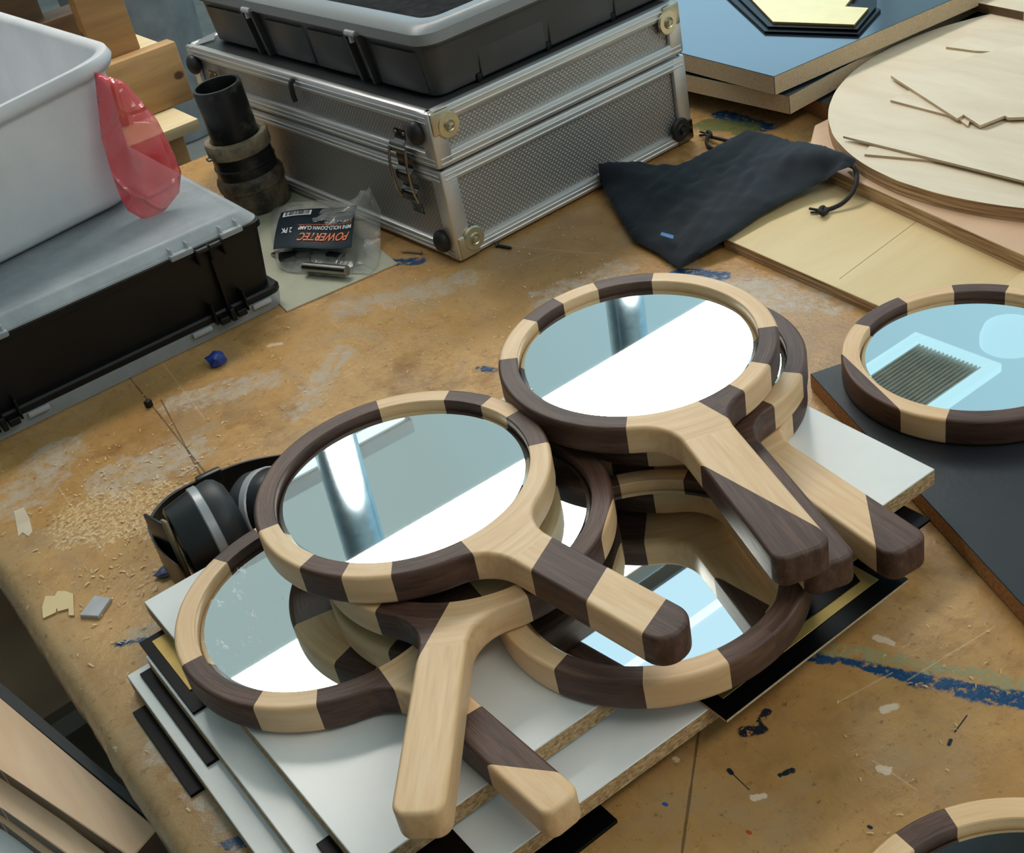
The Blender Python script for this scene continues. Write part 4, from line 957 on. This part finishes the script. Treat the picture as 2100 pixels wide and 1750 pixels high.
# ================================================================ EAR MUFFS
em=empty('ear_muffs',P(430,1120,0),'black ear muffs with pale grey stripes behind the lower left mirror','ear muffs')
def ep(name,bm,mat,parent=None,ang=45):
    o=link(name,bm,mat,parent or em,origin=em.location,ang=ang); o.location=(0,0,0); return o
def cup(c,axis,R,name,flip=1):
    q=Vector(axis).to_track_quat('Z','Y').to_matrix().to_4x4(); q.translation=Vector(c)
    sq=Matrix.Diagonal((1,1.0,1,1))
    bm=bmesh.new(); lathe(bm,[(.0001,.026),(R*.80,.026),(R*.88,.024),(R*.98,.005),(R,.0)],8 if False else 36,q@sq); cu=ep(name,bm,MT['muff'])
    bm=bmesh.new(); lathe(bm,[(R*1.0,.001),(R*1.035,.0),(R*1.035,-.0065),(R*1.0,-.0075)],36,q@sq); ep('stripe',bm,MT['silver'],cu)
    bm=bmesh.new(); lathe(bm,[(R*1.0,-.006),(R*1.02,-.010),(R*1.03,-.018),(R*.97,-.023),(R*.80,-.028),(R*.55,-.030),(.0001,-.030)],36,q@sq); ep('cushion',bm,MT['muff_grey'],cu)
    return cu
cup((.188,.878,.0425),(-1,.12,-.03),.0405,'ear_cup')
cup((.246,.862,.0405),(.55,-.8,.35),.037,'ear_cup')
bm=bmesh.new()
path=smoothpath([(.148,.850,.0),(.146,.885,.0),(.154,.925,.0),(.185,.948,0),(.229,.945,0),(.258,.936,0),(.292,.912,0),(.33,.88,0),(.35,.86,0)],6)
loops=[]
for p in path:
    zt_=.051; loops.append([(p.x,p.y,.014),(p.x,p.y,zt_),(p.x+.0012,p.y-.003,zt_),(p.x+.0012,p.y-.003,.014)])
quadstrip(bm,loops,True,0,True,True); ep('headband',bm,MT['muff'])
bm=bmesh.new(); M_=Matrix.Rotation(math.radians(20),4,'Z'); box(bm,(-.012,-.004,.040),(.012,.004,.054),.002,M=Matrix.Translation((.222,.945,0))@Matrix.Rotation(-.1,4,'Z')); ep('headband_slider',bm,MT['muff'])
bm=bmesh.new(); box(bm,(-.0015,-.018,-.03),(.0015,.018,.03),.0012,M=Matrix.Translation((.154,.885,.045))@Matrix.Rotation(math.radians(12),4,'Z')); ep('backplate',bm,MT['muff'])
bm=bmesh.new(); box(bm,(-.0015,-.004,-.03),(.0015,.004,.034),.001,M=Matrix.Translation((.1565,.868,.048))@Matrix.Rotation(math.radians(12),4,'Z')); ep('foam_strip',bm,MT['tan'])

# ================================================================ SMALL BITS
def lump(name,c,s,mat,label,cat,seed,sq=(1,1,.6)):
    bm=bmesh.new(); bmesh.ops.create_icosphere(bm,subdivisions=2,radius=s)
    for v in bm.verts:
        k=1+.45*mnoise.noise(v.co*(1.6/s)+Vector((seed,0,0))); v.co=Vector((v.co.x*sq[0],v.co.y*sq[1],v.co.z*sq[2]))*k
    mz_=min(v.co.z for v in bm.verts); bmesh.ops.translate(bm,verts=bm.verts,vec=(c[0],c[1],-mz_))
    return tag(link(name,bm,mat,ang=25),label,cat)
lump('wax_scrap',P(447,748,0),.011,MT['blueplastic'],'crumpled bright blue scrap on the bench below the black organiser','scrap',3,(1.1,.9,.7))
lump('paint_chip',P(345,1176,0),.009,plain('dull_blue_chip',srgb(86,92,128),.5,var=.2,scale=200),'dull blue grey chip beside the ear muffs','scrap',8,(1.2,.8,.35))
bm=bmesh.new(); c_=P(307,834,0); box(bm,(-.0035,-.003,0),(.0035,.003,.008),.0006,M=Matrix.Translation(c_)@Matrix.Rotation(.5,4,'Z')); tag(link('wood_cube',bm,MT['blackplastic'],smooth=False),'tiny dark cube on the bench below the black organiser','scrap')
pts=px([(88,1268),(86,1245),(93,1222),(112,1222),(118,1212),(134,1212),(150,1218),(150,1225),(152,1262),(141,1262),(140,1248),(118,1254),(116,1246),(114,1256)],.002)
board('veneer_chip',pts,0,.0018,[MT['plyyellow'],MT['plyedge']],'torn yellow veneer chip with a slot near the bench edge','scrap',bev=0)
board('foam_pad',px([(162,1262),(193,1221),(228,1226),(201,1264)],.004),0,.004,[MT['silver'],MT['silver']],'small pale grey pad beside the torn veneer chip','scrap',bev=.0006)
pts=px([(28,1048),(48,1040),(60,1062),(66,1090),(58,1100),(46,1092),(38,1100),(34,1080)],.001)
board('glue_smear',pts,0,.0008,[plain('dried_glue',srgb(205,188,162),.4),MT['silver']],'patch of dried pale glue at the left edge of the bench','glue',bev=0)
def screw(a,b,label,r=.0012,mat='steel'):
    t=empty('screw',P(*a,0),label,'screw'); p0=P(*a,.002);p1=P(*b,.002)
    bm=bmesh.new(); n_=16; tube(bm,[p0.lerp(p1,k/n_) for k in range(n_+1)],r,10,radii=[r*(1.25 if k%2 else .9)*(1 if k>2 else .3+.3*k) for k in range(n_+1)]); o=link('shank',bm,MT[mat],t,origin=t.location); o.location=(0,0,0)
    bm=bmesh.new(); d=(p1-p0).normalized(); tube(bm,[p1,p1+d*.0015,p1+d*.002],r,12,radii=[r,r*2.2,r*1.9]); o=link('head',bm,MT[mat],t,origin=t.location); o.location=(0,0,0)
screw((822,516),(862,519),'small bright screw on the bench in front of the aluminium case corner')
screw((1050,509),(1022,504),'dark screw under the front edge of the aluminium case',.0018,'rubber')
# wood shavings: uncountable
bm=bmesh.new(); random.seed(21)
def chip(x,y,s,z=.0):
    a=random.uniform(0,6.28); l=s*random.uniform(.5,1.5); w2=s*random.uniform(.15,.4); ca,sa=math.cos(a),math.sin(a); k=3; prev=None
    for i in range(k+1):
        t=i/k-.5; zz=z+.0004+random.uniform(0,.0006)+s*.25*(1-4*t*t)*random.uniform(.3,1); cx_,cy_=x+ca*l*t,y+sa*l*t
        cur=(bm.verts.new((cx_-sa*w2/2,cy_+ca*w2/2,zz)),bm.verts.new((cx_+sa*w2/2,cy_-ca*w2/2,zz+.0002)))
        if prev: bm.faces.new((prev[0],prev[1],cur[1],cur[0]))
        prev=cur
for cx_,cy_,sx__,sy__,nn_,s in ((.17,1.04,.05,.06,330,.0038),(.13,.93,.04,.05,90,.005),(.10,.75,.03,.08,60,.004),(.55,1.12,.18,.10,170,.0035),(.34,1.08,.16,.10,110,.003),(.45,.36,.10,.06,60,.003),(.70,1.03,.10,.08,90,.003),(.85,.83,.06,.06,60,.003)):
    for _ in range(nn_):
        x=random.gauss(cx_,sx__);y=random.gauss(cy_,sy__)
        if x<.05 or (.1<x<.63 and .42<y<.84): continue
        if (y>1.26 and x<.68) or (x>.64 and y>1.15) or (x>.45 and y<.69 and x+y*.3>.6 and x>.58) : continue
        if x>.79 and y>.5: continue
        chip(x,y,s)
o=link('wood_shavings',bm,plain('pale_shavings',srgb(226,196,150),.7),smooth=False,origin=(0,0,0),recalc=False); tag(o,'fine pale wood shavings and sawdust scattered over the bench','wood shavings',kind='stuff')

# ================================================================ BELOW THE BENCH EDGE
def below(name,pl,z,th,mats,label,cat,group=None): return board(name,px(pl,z),z-th,z,mats,label,cat,group,bev=.001)
below('stained_plywood_panel',[(-200,1180),(150,1050),(300,1300),(148,1434),(80,1478),(-200,1630)],-.20,.015,[MT['oldply'],MT['greyboard']],'stained brown plywood panel below the left edge of the bench','panel')
below('grey_board',[(60,1560),(190,1475),(420,1330),(700,1700),(500,2000),(200,1900)],-.30,.015,[MT['greyboard'],MT['greyboard']],'grey green board on the shelf below the planks','panel')
gp='light planks leaning below the bench edge'
below('plank',[(-300,1195),(0,1432),(322,1700),(270,1760),(0,1578),(-300,1370)],-.06,.02,[MT['plank'],MT['brownwood']],'widest smooth light plank below the left edge of the bench','plank',gp)
below('grey_strip',[(-300,1160),(0,1400),(262,1622),(322,1698),(0,1431),(-300,1194)],-.066,.012,[MT['greyplastic'],MT['greyplastic']],'dark grey strip along the upper edge of the widest plank','strip')
below('plank',[(-300,1375),(0,1585),(250,1775),(170,1775),(0,1655),(-300,1480)],-.08,.018,[MT['plank'],MT['brownwood']],'second light plank, partly under the widest one','plank',gp)
below('plank',[(-300,1480),(0,1659),(175,1790),(140,1790),(0,1684),(-300,1530)],-.10,.018,[MT['plank'],MT['brownwood']],'narrow brown plank between the second plank and the white sheet','plank',gp)
below('white_sheet',[(-300,1545),(0,1698),(120,1780),(0,1900),(-300,1900)],-.115,.01,[MT['white'],MT['white']],'white sheet at the bottom left corner below the planks','sheet')
bm=bmesh.new(); box(bm,(-.5,-.12,-.47),(.11,1.68,-.45)); tag(link('lower_shelf',bm,MT['greyboard'],smooth=False),'dim lower shelf under the bench holding planks and panels','shelf')
